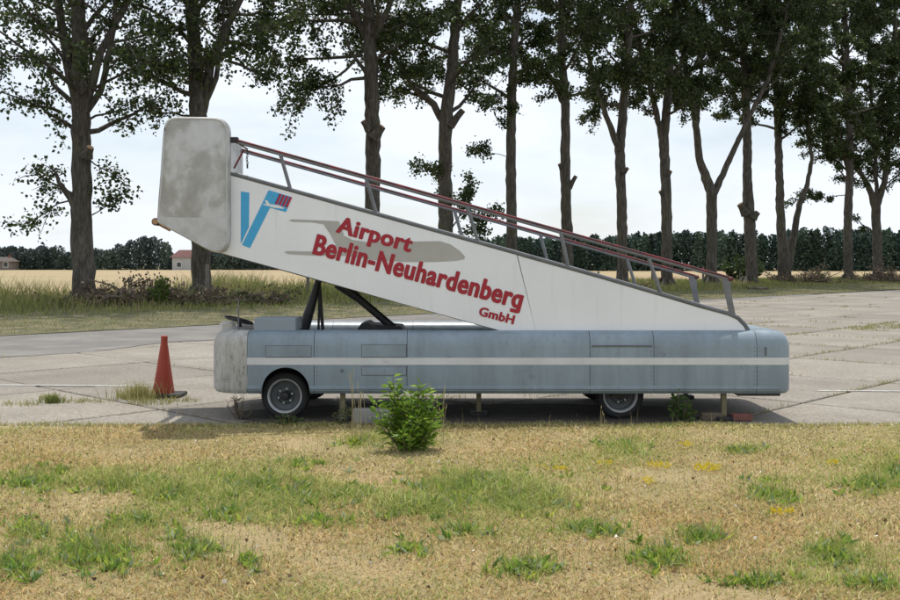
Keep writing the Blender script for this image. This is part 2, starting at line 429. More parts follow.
# worn painted line
b = MB()
g0, g1 = G(-60, 385), G(960, 392)
d = (g1 - g0); nrm = Vector((-d.y, d.x, 0)).normalized() * 0.055
for i in range(60):
    a0, a1 = g0 + d * (i / 60), g0 + d * ((i + 0.985) / 60)
    px = -60 + 1020 * i / 60
    if (160 < px < 815): continue
    j = rnd.uniform(0.6, 1.0)
    b.add([(a0 - nrm * j) + Vector((0, 0, .008)), (a1 - nrm * j) + Vector((0, 0, .008)), (a1 + nrm) + Vector((0, 0, .008)), (a0 + nrm) + Vector((0, 0, .008))], [(0, 1, 2, 3)])
o = b.build('painted_line', M['linepaint'], apron)

def noise2(x, y, s, seed=0):
    r = np.random.default_rng(seed); o = 0 * x
    for k in range(7):
        a = r.uniform(0, 6.28); f = s * r.uniform(0.5, 2.2); p = r.uniform(0, 6.28)
        o = o + np.sin((x * np.cos(a) + y * np.sin(a)) * f + p)
    return o / 3.2

LAWN_Y = 11.42
def lawn_z(x, y):
    return 0.028 + 0.012 * wob(x, y, 1.0) + 0.05 * np.clip((10.0 - y) / 6, 0, 1)
lawn = grid_sheet('lawn', [(-14, 1.0, 0), (14, 1.0, 0), (14, LAWN_Y, 0), (-14, LAWN_Y, 0)], 140, 60, M['lawn'], lambda x, y: lawn_z(x, y) - 0.07 * np.clip((y - LAWN_Y + 0.16 + 0.09 * noise2(x, 0 * x, 2.2, 44)) / 0.12, 0, 1))
def verge_z(x, y):
    v = -0.7290 * x + 0.6845 * y
    return 0.022 + 0.10 * np.clip((v - 26.5) / 4, 0, 1) + 0.05 * wob(x, y, 0.5) * np.clip((v - 26.3) / 5, 0, 1)
verge = grid_sheet('verge', [UV(-60, 26.0), UV(160, 26.0), UV(160, 49), UV(-60, 49)], 150, 24, M['verge'], verge_z)
def field_z(x, y):
    v = -0.7290 * x + 0.6845 * y
    return 0.05 + 0.26 * np.clip((v - 47.5) / 1.6, 0, 1) + 0.04 * wob(x, y, 0.35)
field = grid_sheet('wheat_field', [UV(-120, 47.5), UV(330, 47.5), UV(330, 330), UV(-120, 330)], 170, 140, M['wheat'], field_z)

# ------------------------------------------------------------------ leaf and blade generators
def unit(v): return v / np.maximum(np.linalg.norm(v, axis=1, keepdims=True), 1e-9)
def leaf_quads(C, size, rng, droop=0.3, width=0.42, fold=0.12, D=None):
    n = len(C)
    if D is None:
        D = rng.normal(size=(n, 3)); D[:, 2] -= droop
    D = unit(D); W = unit(np.cross(D, unit(rng.normal(size=(n, 3))))); N = np.cross(D, W)
    s = (size * rng.uniform(0.65, 1.25, n))[:, None]
    base = C; tip = C + D * s; mid = C + D * s * 0.42
    l = mid + W * s * width + N * s * fold; r = mid - W * s * width + N * s * fold
    V = np.stack([base, r, tip, l], 1).reshape(-1, 3)
    Fq = np.arange(4 * n).reshape(n, 4)
    return V, Fq
def vary(cols, rng, n, amt=0.25):
    """pick one of several colours per item, jittered"""
    c = np.array(cols)[rng.integers(0, len(cols), n)]
    return c * rng.uniform(1 - amt, 1 + amt, (n, 1))
def blades(Pb, h, wd, lean, rng, az=None):
    """three-triangle blades; Pb base points, h heights, wd widths"""
    n = len(Pb); a = rng.uniform(0, 2 * np.pi, n) if az is None else az
    t = rng.uniform(0, 2 * np.pi, n)
    side = np.stack([np.cos(a), np.sin(a), 0 * a], 1) * (wd / 2)[:, None]
    ld = np.stack([np.cos(t), np.sin(t), 0 * t], 1) * (h * lean * rng.uniform(0.2, 1.3, n))[:, None]
    up = np.zeros((n, 3)); up[:, 2] = h
    m = Pb + up * 0.55 + ld * 0.35; tip = Pb + up * rng.uniform(0.75, 1.0, (n, 1)) + ld
    V = np.stack([Pb - side, Pb + side, m - side * 0.75, m + side * 0.75, tip], 1).reshape(-1, 3)
    k = np.arange(n)[:, None] * 5
    Ft = np.concatenate([k + np.array([[0, 1, 3]]), k + np.array([[0, 3, 2]]), k + np.array([[2, 3, 4]])], 0)
    return V, Ft
# ------------------------------------------------------------------ far background
def forest_trees(spots, rng, per, mat, name, cols, k=.8):
    spots = [(x * k, y * k, CAM_H + (h - CAM_H) * k, wdt * k, cf) for x, y, h, wdt, cf in spots]
    Cs = []; Ss = []; cc = []
    for (x, y, h, wdt, conif) in spots:
        n = per
        t = rng.uniform(0, 1, n) ** 0.8
        prof = (1 - t) ** 0.7 * 0.95 + 0.08 if conif else np.sqrt(np.clip(1 - ((t - 0.5) / 0.52) ** 2, 0.03, 1))
        a = rng.uniform(0, 2 * np.pi, n); r = wdt * prof * np.sqrt(rng.uniform(0.35, 1, n))
        z = h * (0.0 + 1.0 * t)
        Cs.append(np.stack([x + r * np.cos(a), y + r * np.sin(a), z], 1)); Ss.append(np.full(n, .56))
        base = np.array(cols[rng.integers(0, len(cols))]) * rng.uniform(0.75, 1.25)
        cc.append(base[None] * rng.uniform(0.65, 1.35, (n, 1)))
    C = np.concatenate(Cs); s = np.concatenate(Ss); c = np.concatenate(cc)
    V, Fq = leaf_quads(C, s, rng, 0.1, 0.5, 0.1)
    return fastmesh(name, V, Fq, mat, np.repeat(c, 4, 0))
rf = np.random.default_rng(5)
spots = []
for row in range(5):
    x = -46.0
    while x < 190:
        t = (x + 250) / 500
        y = 300 - 40 * t + row * 4.5 + rf.uniform(-2, 2)
        spots.append((x + rf.uniform(-1, 1), y, (7.2 + 3.6 * np.clip((x + 45) / 130, 0, 1)) * (1 + .05 * math.sin(x * .13) + .04 * math.sin(x * .31 + 2)) * rf.uniform(0.86, 1.07), rf.uniform(1.5, 3.0), rf.random() < 0.4))
        x += rf.uniform(2.0, 3.4)
FC = [(0.036, 0.066, 0.050), (0.046, 0.078, 0.054), (0.030, 0.056, 0.046), (0.056, 0.088, 0.056)]  # bluish greens, lightened to carry haze in the colour
o = forest_trees(spots, rf, 330, M['forest'], 'far_forest', FC)
tag(o, 'dark green wood along the far edge of the crop field', 'forest', kind='stuff')
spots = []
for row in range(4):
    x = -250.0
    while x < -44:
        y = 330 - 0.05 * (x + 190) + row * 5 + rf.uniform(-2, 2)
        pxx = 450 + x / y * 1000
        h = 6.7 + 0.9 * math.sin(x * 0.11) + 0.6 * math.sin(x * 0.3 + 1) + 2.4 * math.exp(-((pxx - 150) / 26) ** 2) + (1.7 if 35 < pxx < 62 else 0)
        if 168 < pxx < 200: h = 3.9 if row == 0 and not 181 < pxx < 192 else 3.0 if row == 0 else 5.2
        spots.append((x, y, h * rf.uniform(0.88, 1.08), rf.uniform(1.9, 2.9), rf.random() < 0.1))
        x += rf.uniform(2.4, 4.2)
o = forest_trees(spots, rf, 330, M['forest'], 'far_hedgerow', [(0.060, 0.084, 0.070), (0.072, 0.098, 0.076), (0.050, 0.072, 0.064)])  # paler, greyer greens with the distance haze put into the colour
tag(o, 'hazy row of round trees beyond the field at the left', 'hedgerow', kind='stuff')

def house(name, pxc, Y, wd, dp, hw, hr, lab, wallm, roofm=None):
    base = P(pxc, 264, Y); base.z = 0
    t = thing(name, base, lab, 'house', 'far houses')
    x0, x1, y0, y1 = base.x - wd / 2, base.x + wd / 2, Y - dp / 2, Y + dp / 2
    MB().box(x0, x1, y0, y1, 0, hw).build('wall', wallm, t)
    r = MB(); e = 0.5
    vs = [(x0 - e, y0 - e, hw), (x1 + e, y0 - e, hw), (x1 + e, y1 + e, hw), (x0 - e, y1 + e, hw), (x0 - e + 1.5, Y, hw + hr), (x1 + e - 1.5, Y, hw + hr)]
    r.add(vs, [(0, 1, 5, 4), (1, 2, 5), (2, 3, 4, 5), (3, 0, 4), (3, 2, 1, 0)])
    rf_ = r.build('roof', roofm or M['roof'], t)
    c = MB().box(base.x + 1, base.x + 1.6, Y - 0.3, Y + 0.3, hw + hr - 0.6, hw + hr + 0.5).build('chimney', M['brick'], rf_)
    n = max(2, int(wd / 3))
    for fl in range(2 if hw > 4.5 else 1):
        for i in range(n):
            wx = x0 + wd * (i + 0.5) / n
            wn = MB().box(wx - 0.65, wx + 0.65, y0 - 0.06, y0 + 0.05, 1.0 + 2.7 * fl, 2.4 + 2.7 * fl).build('window', M['emwhite'], t)
            MB().box(wx - 0.52, wx + 0.52, y0 - 0.09, y0 - 0.055, 1.13 + 2.7 * fl, 2.27 + 2.7 * fl).build('pane', M['glass'], wn)
house('far_house', 189, 258, 7.0, 6, 3.6, 1.9, 'white house with red roof beyond the field, beside the second trunk', M['housewall'])
house('far_house', 5, 258.5, 5.2, 5, 2.5, 1.2, 'low brown house among far trees at the left picture edge', plain('brown wall', (0.20, 0.17, 0.15), 0.9), plain('brown roof', (0.085, 0.07, 0.06), 0.9))

# ------------------------------------------------------------------ poplar row
def tree_Y(px): return 55124.0 / (1389.0 - px)
def path_between(p0, p1, n, rng, jit):
    pts = []
    for i in range(n + 1):
        t = i / n; q = p0.lerp(p1, t)
        if 0 < i < n: q = q + Vector((rng.uniform(-jit, jit), rng.uniform(-jit, jit), rng.uniform(-jit, jit) * 0.5))
        pts.append(q)
    return pts
LEAFC = [(0.040, 0.063, 0.015), (0.054, 0.080, 0.020), (0.027, 0.044, 0.014), (0.098, 0.128, 0.034), (0.042, 0.062, 0.020), (0.070, 0.090, 0.036)]
def poplar(px, stems, w0, crown_z, spread, top, nleaf, lsize, label, seed, limbs=(), stubs=(), low=()):
    nleaf = int(nleaf * (1.9 + 1.0 * min(1, max(0, (px - 250) / 450))))
    """stems: polylines of (px, py, radius factor); the first starts at the ground"""
    w0 *= .84 if px < 300 else .92
    rng = random.Random(seed); nr = np.random.default_rng(seed); Y = tree_Y(px)
    base = G(px, HY + CAM_H * F / Y); base.z = 0.05
    t = thing('poplar_tree', base, label, 'tree', 'row of poplars along the field')
    tr = MB(); spl = []; leafC = []
    def addstem(pl, n=9):
        pts = []; rad = []
        yo = 0.0
        for k, (x, y, rr) in enumerate(pl):
            q = P(x, y, Y + (0 if k == 0 else rng.uniform(-0.4, 0.4)))
            pts.append(q); rad.append(rr * w0)
        P2 = []; R2 = []
        for i in range(len(pts) - 1):
            m = max(2, int((pts[i + 1] - pts[i]).length / 0.38))
            for k in range(m):
                s = k / m; q = pts[i].lerp(pts[i + 1], s)
                if i + k > 0: q += Vector((rng.uniform(-1, 1), rng.uniform(-1, 1), 0)) * 0.022 * w0 / 0.5
                P2.append(q); R2.append((rad[i] * (1 - s) + rad[i + 1] * s) * rng.uniform(.965, 1.045))
        P2.append(pts[-1]); R2.append(rad[-1])
        ph = rng.uniform(0, 6)
        tr.tube(P2, R2, n, squash=lambda i, a: 1 + 0.07 * math.sin(3 * a + ph + i * 0.21) + 0.05 * math.sin(5 * a - i * 0.33) + 0.035 * math.sin(9 * a + i * .9 + ph))
        spl.append((P2, R2))
    for k, s in enumerate(stems): addstem(s, 20 if k == 0 else 13)
    # root flare
    for k in range(6):
        a = k * 1.05 + rng.uniform(-.2, .2); dd = Vector((math.cos(a), math.sin(a), 0))
        tr.tube([base + dd * w0 * 0.55 + Vector((0, 0, 0.75)), base + dd * w0 * 0.75 + Vector((0, 0, 0.3)), base + dd * w0 * 1.15 + Vector((0, 0, -0.1))],
                [0.10, w0 * 0.28, w0 * 0.22], 6)
    def subs(pth, rad, frac0, n, length):
        for k in range(n):
            f = frac0 + (1 - frac0) * (k + rng.random()) / n
            i = min(len(pth) - 2, int(f * (len(pth) - 1))); fr = f * (len(pth) - 1) - i
            q = pth[i].lerp(pth[i + 1], fr); dm = (pth[i + 1] - pth[i]).normalized()
            dv = (dm * 0.55 + Vector((rng.gauss(0, .7), rng.gauss(0, .7), rng.gauss(0.05, .5)))).normalized()
            L = length * rng.uniform(0.5, 1.25)
            e = q + dv * L + Vector((0, 0, -0.12 * L)); m = q.lerp(e, 0.5) + Vector((0, 0, 0.10 * L))
            tr.tube([q, m, e], [max(0.02, rad * 0.35), 0.018, 0.008], 4, cap=False)
            for _ in range(7):
                s = rng.random() ** 0.7
                leafC.append(((q.lerp(m, s * 2) if s < 0.5 else m.lerp(e, s * 2 - 1)), 0.34))
            leafC.append((e, 0.38)); leafC.append((e, 0.3))
    def limb(q, az, el, L, r0, n=5, nsub=7, sl=1.5):
        dv = Vector((math.cos(az) * math.cos(el), math.sin(az) * math.cos(el), math.sin(el)))
        pts = [q]; cur = q.copy(); d0 = dv.copy()
        for k in range(n):
            d0 = (d0 + Vector((rng.gauss(0, .16), rng.gauss(0, .16), rng.gauss(0.02, .14)))).normalized()
            cur = cur + d0 * L / n; pts.append(cur.copy())
        rad = [r0 * (1 - 0.85 * k / n) for k in range(n + 1)]
        tr.tube(pts, rad, 6, cap=False)
        subs(pts, r0 * 0.6, 0.28, nsub, sl)
    # limbs given from the photograph: (stem index, px0, py0, px1, py1, depth, sublen)
    for (x0, y0, x1, y1, dy, r0, nsub, sl) in low:
        q = P(x0, y0, Y); e = P(x1, y1, Y + dy); L = (e - q).length
        pts = path_between(q, e, 5, rng, 0.06 * L)
        tr.tube(pts, [r0 * (1 - 0.16 * k) for k in range(6)], 6, cap=False)
        subs(pts, r0 * 0.5, 0.3, nsub, sl)
    ga = rng.uniform(0, 6)
    for si, (pp, rr) in enumerate(spl):
        topz = pp[-1].z; z = max(crown_z, pp[0].z + 0.8)
        while z < topz:
            for i in range(len(pp) - 1):
                if pp[i].z <= z <= pp[i + 1].z: break
            f = (z - pp[i].z) / max(1e-6, pp[i + 1].z - pp[i].z)
            q = pp[i].lerp(pp[i + 1], max(0, min(1, f))); r = rr[i]
            tt = (z - crown_z) / max(1, top - crown_z)
            L = spread * (0.62 + 0.6 * math.sin(math.pi * min(1, 0.15 + tt * 0.85))) * rng.uniform(0.7, 1.15)
            if len(spl) > 1 and si > 0: L *= 0.8
            ga += 2.4 + rng.uniform(-.4, .4); L *= 1.12
            limb(q, ga, R(rng.uniform(8, 48) + 12 * tt), L, min(0.42 * r, 0.13), 5, rng.randrange(6, 10), 1.5)
            z += rng.uniform(0.42, 0.8) * (1.0 if len(spl) == 1 else 1.3)
        subs(pp, 0.05, 0.75, 10, 1.8)
    tr.build('trunk', M['bark'], t, smooth=True, angle=60)
    for (x, y, dx, dyy, r) in stubs:      # sawn-off limbs
        q = P(x, y, Y - w0 * 0.5); e = P(x + dx, y + dyy, Y - w0 * 0.75)
        sb = MB().tube([q, q.lerp(e, .6), e], [r * 1.7, r * 1.12, r], 11, squash=lambda i, a_: 1 + .09 * math.sin(3 * a_ + r * 50) + .06 * math.sin(5 * a_ + i)).build('branch_stub', M['bark'], t, smooth=True)
        dd = (e - q).normalized()
        MB().tube([e, e + dd * 0.012], [r * 0.86, r * 0.82], 9).build('sawn_face', M['cutwood'], sb)
    # leaves in clusters
    cs = np.array([tuple(p) for p, s in leafC]); sp = np.array([s for p, s in leafC])
    idx = nr.integers(0, len(cs), nleaf)
    C = cs[idx] + nr.normal(size=(nleaf, 3)) * sp[idx][:, None] * 0.55
    Vv, Fq = leaf_quads(C, lsize, nr, 0.5, 0.46, 0.14)
    fastmesh('crown', Vv, Fq, M['leaf'], np.repeat(vary(LEAFC, nr, nleaf, 0.35), 4, 0), t)
    return t

def gy(px): return HY + CAM_H * F / tree_Y(px)
TT = -90   # stem tops well above the frame
poplar(85, [[(85, gy(85), .62), (84, 290, .56), (83, 240, .52), (82, 160, .46), (80, 112, .44), (79, 50, .36), (78, 0, .32), (77, -120, .18), (80, -230, .04)],
            [(79, 118, .26), (68, 60, .23), (58, 0, .20), (48, -110, .10), (45, -180, .03)],
            [(84, 110, .24), (102, 50, .20), (128, 0, .17), (150, -80, .08), (160, -140, .02)],
            [(86, 112, .18), (100, 90, .16), (112, 40, .13), (118, -30, .09), (124, -110, .03)]],
       0.98, 7.4, 4.6, 22, 10500, 0.165, 'poplar with broken side limb, leftmost of the row', 21,
       stubs=[(86, 156, 4, -9, .16)],
       low=[(74, 205, 50, 166, -.6, .17, 3, .8), (76, 195, 30, 172, .5, .06, 7, 1.0), (73, 128, 30, 100, -.8, .10, 8, 1.3), (60, 112, 0, 92, -.5, .08, 9, 1.4),
            (90, 160, 118, 180, .3, .035, 7, .9), (92, 215, 120, 195, .2, .03, 6, .8), (72, 200, 20, 225, .4, .04, 8, 1.0), (88, 120, 135, 105, .6, .06, 6, 1.2), (58, 30, 10, 20, .6, .08, 11, 1.4), (60, 60, 5, 55, -.6, .07, 10, 1.3), (110, 45, 150, 50, .6, .06, 9, 1.3)])
poplar(202, [[(202, gy(202), .55), (201, 280, .52), (200, 200, .50), (199, 120, .47), (195, 60, .40), (191, 0, .34), (188, -120, .18), (188, -200, .04)],
             [(202, 112, .30), (212, 58, .24), (240, 0, .20), (262, -80, .10), (270, -150, .02)],
             [(206, 100, .20), (216, 78, .15), (222, 40, .10), (226, -20, .05)]],
       0.98, 9.6, 4.6, 23, 12000, 0.165, 'poplar standing directly behind the grey upper fairing of the stairs', 22,
       low=[(192, 116, 150, 110, -.5, .06, 6, 1.2), (185, 70, 130, 60, -.4, .09, 9, 1.4), (225, 60, 285, 85, .6, .08, 9, 1.4), (236, 14, 290, 12, .8, .08, 12, 1.5), (228, 40, 272, 50, -.6, .07, 10, 1.4), (186, 30, 140, 20, .5, .08, 10, 1.4), (184, 55, 150, 80, .8, .06, 8, 1.2)])
poplar(372, [[(372, gy(372), .56), (373, 260, .50), (372, 190, .47), (373, 130, .47), (371, 60, .42), (369, 30, .38), (368, -20, .30), (368, -150, .15), (370, -200, .03)],
             [(369, 40, .26), (355, 15, .20), (335, -20, .15), (320, -90, .05)],
             [(374, 38, .24), (388, 10, .18), (400, -30, .13), (412, -100, .04)]],
       0.92, 11.0, 5.2, 26, 15000, 0.175, 'poplar with two knobbly stubs midway up, first right of the gap', 23,
       stubs=[(374, 138, 8, -12, .22), (369, 130, -6, -9, .14)],
       low=[(364, 78, 310, 90, -.6, .10, 11, 1.5), (372, 78, 420, 70, .5, .09, 10, 1.5), (355, 60, 290, 105, -.6, .09, 10, 1.5), (362, 55, 268, 62, .8, .11, 14, 1.7), (360, 20, 258, 22, -.8, .11, 15, 1.8), (352, 10, 290, -10, .5, .1, 13, 1.8), (378, 30, 425, 20, .6, .09, 11, 1.6)])
poplar(446, [[(446, gy(446), .56), (446, 240, .50), (445, 170, .46), (446, 120, .46), (451, 70, .38), (458, 0, .30), (466, -120, .14), (468, -190, .03)],
             [(444, 122, .28), (434, 104, .24), (412, 86, .20), (396, 60, .13), (380, 20, .06)]],
       0.90, 10.6, 5.0, 26, 13000, 0.175, 'poplar with a thick limb forking left and a short stub right', 24,
       stubs=[(450, 126, 13, -16, .17)],
       low=[(448, 200, 430, 165, .8, .05, 8, 1.0), (450, 230, 470, 185, .8, .05, 8, 1.0), (450, 240, 492, 215, .6, .05, 7, .9)])
poplar(511, [[(511, gy(511), .55), (512, 250, .50), (511, 180, .46), (511, 110, .42), (514, 50, .36), (518, 0, .30), (524, -130, .12), (526, -170, .03)],
             [(516, 22, .18), (528, 5, .14), (540, -30, .08), (548, -90, .03)]],
       0.74, 12.2, 4.6, 27, 12500, 0.18, 'slim straight poplar, right of the limb-forked one', 25,
       low=[(508, 130, 480, 95, -.5, .05, 8, 1.2), (508, 157, 470, 148, .3, .025, 4, .7), (512, 60, 490, 48, .3, .06, 8, 1.3), (513, 40, 475, 20, .6, .08, 11, 1.5), (515, 45, 545, 40, -.5, .07, 10, 1.5), (514, 85, 540, 75, .5, .06, 9, 1.3)])
poplar(566, [[(568, gy(568), .56), (567, 240, .52), (566, 190, .48), (565, 110, .42), (562, 60, .38), (562, 0, .30), (566, -120, .13), (566, -160, .03)],
             [(563, 25, .2), (574, 0, .16), (586, -50, .1), (592, -100, .03)]],
       0.76, 12.4, 4.8, 28, 13500, 0.185, 'poplar with a small stub low on its right side', 26,
       stubs=[(569, 188, 7, -12, .13), (562, 170, -3, -6, .10)])
poplar(621, [[(623, gy(623), .56), (622, 250, .50), (621, 190, .48), (620, 145, .48), (626, 80, .36), (631, 0, .30), (638, -110, .13), (640, -150, .03)],
             [(619, 150, .32), (606, 115, .26), (592, 70, .22), (580, 20, .16), (572, -60, .06)]],
       0.80, 13.0, 4.8, 29, 15000, 0.19, 'forked poplar with its left stem curving away, above mid rail', 27,
       stubs=[(624, 172, 4, -4, .13)])
poplar(666, [[(668, gy(668), .58), (667, 250, .52), (666, 190, .48), (664, 140, .46), (669, 80, .36), (675, 0, .28), (680, -100, .12), (682, -140, .03)],
             [(663, 142, .32), (652, 95, .26), (640, 50, .2), (630, -10, .12), (622, -70, .04)]],
       0.84, 13.2, 4.9, 30, 15500, 0.195, 'forked poplar second left of the wide V-shaped one', 28, stubs=[(668, 175, 3, -4, .13), (664, 197, -4, -6, .13)])
poplar(711, [[(711, gy(711), .55), (712, 250, .50), (711, 192, .52), (700, 160, .36), (694, 110, .30), (682, 50, .24), (676, -20, .16), (672, -100, .03)],
             [(714, 194, .36), (727, 165, .30), (745, 125, .24), (768, 80, .20), (785, 20, .14), (795, -60, .05)],
             [(697, 130, .2), (701, 80, .18), (703, 20, .12), (706, -60, .04)]],
       0.88, 14.0, 5.0, 31, 17000, 0.20, 'poplar dividing into a wide V above the rail end', 29)
poplar(749, [[(752, gy(752), .55), (751, 250, .50), (749, 212, .54), (747, 180, .42), (747, 120, .38), (744, 60, .34), (740, 0, .26), (736, -90, .1), (735, -130, .03)],
             [(746, 100, .2), (752, 60, .17), (766, 10, .12), (774, -60, .04)]],
       0.98, 14.4, 5.2, 32, 18000, 0.205, 'poplar with a swollen knob and stubs low on its trunk', 30,
       stubs=[(746, 214, -6, -10, .26), (753, 218, 5, -6, .24)])
poplar(785, [[(785, gy(785), .60), (784, 262, .52), (781, 220, .36), (779, 170, .32), (777, 100, .28), (774, 50, .25), (768, 0, .2), (764, -90, .05)],
             [(788, 270, .34), (794, 235, .28), (799, 205, .24), (807, 185, .20), (812, 160, .16), (806, 120, .13), (812, 60, .08)]],
       1.15, 12.4, 5.2, 32, 20000, 0.21, 'double-stemmed poplar beside the brush heap, right of the knobbed trunk', 31)
poplar(848, [[(848, gy(848), .55), (848, 240, .50), (849, 190, .46), (850, 150, .42), (848, 80, .34), (844, 0, .25), (842, -70, .1), (842, -110, .03)],
             [(848, 168, .24), (838, 140, .2), (822, 100, .16), (812, 40, .1), (806, -20, .04)]],
       0.92, 11.2, 5.6, 34, 22000, 0.215, 'straight poplar between the brush heap and the right picture edge', 32,
       low=[(846, 180, 822, 150, .6, .09, 9, 1.6), (850, 178, 868, 155, .4, .09, 9, 1.6), (846, 195, 800, 200, .4, .05, 9, 1.5)])
poplar(878, [[(878, gy(878), .50), (877, 240, .46), (876, 205, .44), (868, 185, .26), (852, 160, .2), (846, 100, .16), (840, 30, .09)],
             [(877, 206, .34), (885, 180, .28), (889, 140, .25), (893, 80, .2), (896, 0, .15), (898, -90, .04)],
             [(877, 208, .2), (875, 150, .18), (870, 80, .14), (868, 0, .06)]],
       1.15, 10.8, 5.8, 35, 23000, 0.22, 'rightmost poplar, splitting into three limbs beside cut branches', 33,
       low=[(872, 232, 850, 215, .2, .12, 3, .6), (884, 185, 905, 170, .3, .09, 9, 1.5)])
poplar(940, [[(940, gy(940), .5), (939, 200, .44), (936, 120, .36), (930, 40, .25), (928, -60, .05)], [(938, 180, .26), (925, 110, .2), (914, 30, .1)]],
       1.1, 9.6, 6.4, 36, 22000, 0.22, 'poplar just past the right picture edge, only its leaves showing', 34)

# ------------------------------------------------------------------ the boarding stairs vehicle
Y0, YF = 11.76, 13.98
Yn, Yfp = 11.92, 13.58                 # near and far side panel of the stairs
def BX(px): return (px - HX) / F * Y0
def BZ(py): return CAM_H - (py - HY) / F * Y0
def NX(px, Y=Yn): return (px - HX) / F * Y
def NZ(py, Y=Yn): return CAM_H - (py - HY) / F * Y
veh = thing('boarding_stairs_truck', (BX(500), (Y0 + YF) / 2, 0), 'weathered grey and white aircraft boarding stairs truck parked on the concrete', 'stairs truck')
XL, XR = BX(206), BX(793)
OUT = [(-0.035, 0.331), (-0.004, 0.365), (0, 0.40), (0, 0.88), (-0.010, 0.945), (-0.035, 1.00), (-0.075, 1.045), (-0.13, 1.068), (-0.19, 1.072), (-0.25, 1.066), (-0.31, 1.04), (-0.35, 1.00), (-0.375, 0.94), (-0.38, 0.87),
       (-0.38, 0.77), (-0.36, 0.77), (-0.36, 0.87), (-0.335, 0.99), (-0.29, 1.03), (-0.25, 1.048), (-0.19, 1.054), (-0.14, 1.050), (-0.09, 1.03), (-0.055, 0.99), (-0.03, 0.94), (-0.02, 0.88), (-0.02, 0.40), (-0.05, 0.345)]
ARX, ARZ, ARR = BX(285.5), 0.36, 0.282
def sweep(path, prof, arch=False):
    """path: (x, y, nx, ny); prof: (outward, z)"""
    b = MB(); n = len(prof); vs = []
    for (x, y, nx, ny) in path:
        zb = None
        if arch and abs(x - ARX) < ARR: zb = ARZ + math.sqrt(max(0, ARR ** 2 - (x - ARX) ** 2))
        for (o, z) in prof:
            zz = z
            if zb is not None and z < zb and o > -0.2: zz = zb; o = min(o, 0) if o > -0.01 else -0.02
            vs.append((x + nx * o, y + ny * o, zz))
    fs = []
    for i in range(len(path) - 1):
        for k in range(n):
            j = (k + 1) % n; fs.append((i * n + k, i * n + j, (i + 1) * n + j, (i + 1) * n + k))
    fs.append(tuple(range(n))); m = (len(path) - 1) * n; fs.append(tuple(range(m + n - 1, m - 1, -1)))
    return b.add(vs, fs)
def near(x0, x1, n=2): return [(x0 + (x1 - x0) * i / n, Y0, 0, -1) for i in range(n + 1)]
def far(x0, x1, n=2): return [(x0 + (x1 - x0) * i / n, YF, 0, 1) for i in range(n + 1)]
def corner(cx, cy, r, a0, a1, n=8):
    return [(cx + r * math.cos(R(a0 + (a1 - a0) * i / n)), cy + r * math.sin(R(a0 + (a1 - a0) * i / n)), math.cos(R(a0 + (a1 - a0) * i / n)), math.sin(R(a0 + (a1 - a0) * i / n))) for i in range(n + 1)]
g = 0.003
rL, rR = 0.44, 0.16
hoodpath = far(BX(247) - g, XL + rL, 2)[:-1] + corner(XL + rL, YF - rL, rL, 90, 180) + corner(XL + rL, Y0 + rL, rL, 180, 270) + near(XL + rL, BX(247) - g, 2)[1:]
HP = [(-0.03 if k == 0 else o, z) for k, (o, z) in enumerate(OUT)]
sweep(hoodpath, HP).build('hood', M['hood'], veh, smooth=True, angle=35)
seams = [247, 314, 407, 590, 654, 757]
seam_x = [BX(s) for s in seams]
for i in range(len(seams) - 1):
    x0, x1 = seam_x[i] + g, seam_x[i + 1] - g
    sweep(near(x0, x1, 48 if i == 0 else 3), OUT, arch=(i == 0)).build('side_panel', M['paint'], veh, smooth=True, angle=35)
    sweep(far(x0, x1, 3), OUT).build('side_panel', M['paint'], veh, smooth=True, angle=35)
tail = near(BX(757) + g, XR - rR, 2)[:-1] + corner(XR - rR, Y0 + rR, rR, -90, 0) + corner(XR - rR, YF - rR, rR, 0, 90) + far(XR - rR, BX(757) + g, 2)[1:]
sweep(tail, OUT).build('tail_panel', M['paint'], veh, smooth=True, angle=35)
# white stripe and lower bead, wrapped round the body
z1, z0 = BZ(357.8), BZ(364.9)
spth = near(BX(247), XR - rR, 2)[:-1] + corner(XR - rR, Y0 + rR, rR, -90, 0) + corner(XR - rR, YF - rR, rR, 0, 90) + far(XR - rR, BX(247), 2)[1:]
sweep(spth, [(-0.006, z0), (0.004, z0), (0.004, z1), (-0.006, z1)]).build('stripe', M['stripe'], veh, smooth=True, angle=35)
for seg in (near(BX(309.5), XR - rR, 2), near(BX(247), BX(261), 2)):
    sweep(seg, [(-0.004, BZ(390)), (0.010, BZ(389.4)), (0.012, BZ(388)), (0.010, BZ(386.6)), (-0.004, BZ(386))]).build('lower_bead', M['paint'], veh, smooth=True, angle=50)
# rivets along the seams: too small to pick apart, one mesh for each row
def rivets(pts, y=Y0):
    b = MB()
    for (x, z) in pts:
        r = 0.0065
        b.add([(x - r, y, z), (x, y, z - r), (x + r, y, z), (x, y, z + r), (x, y - 0.006, z)], [(0, 1, 4), (1, 2, 4), (2, 3, 4), (3, 0, 4)])
    return tag(b.build('rivet_row', M['coping'], veh), kind='stuff')
for s in (314, 590, 654, 757):
    for dx in (-0.03, 0.03) if s in (654, 757) else (0.03,):
        rivets([(BX(s) + dx, 0.40 + 0.048 * k) for k in range(11) if not (z0 - .01 < 0.40 + 0.048 * k < z1 + .01)])
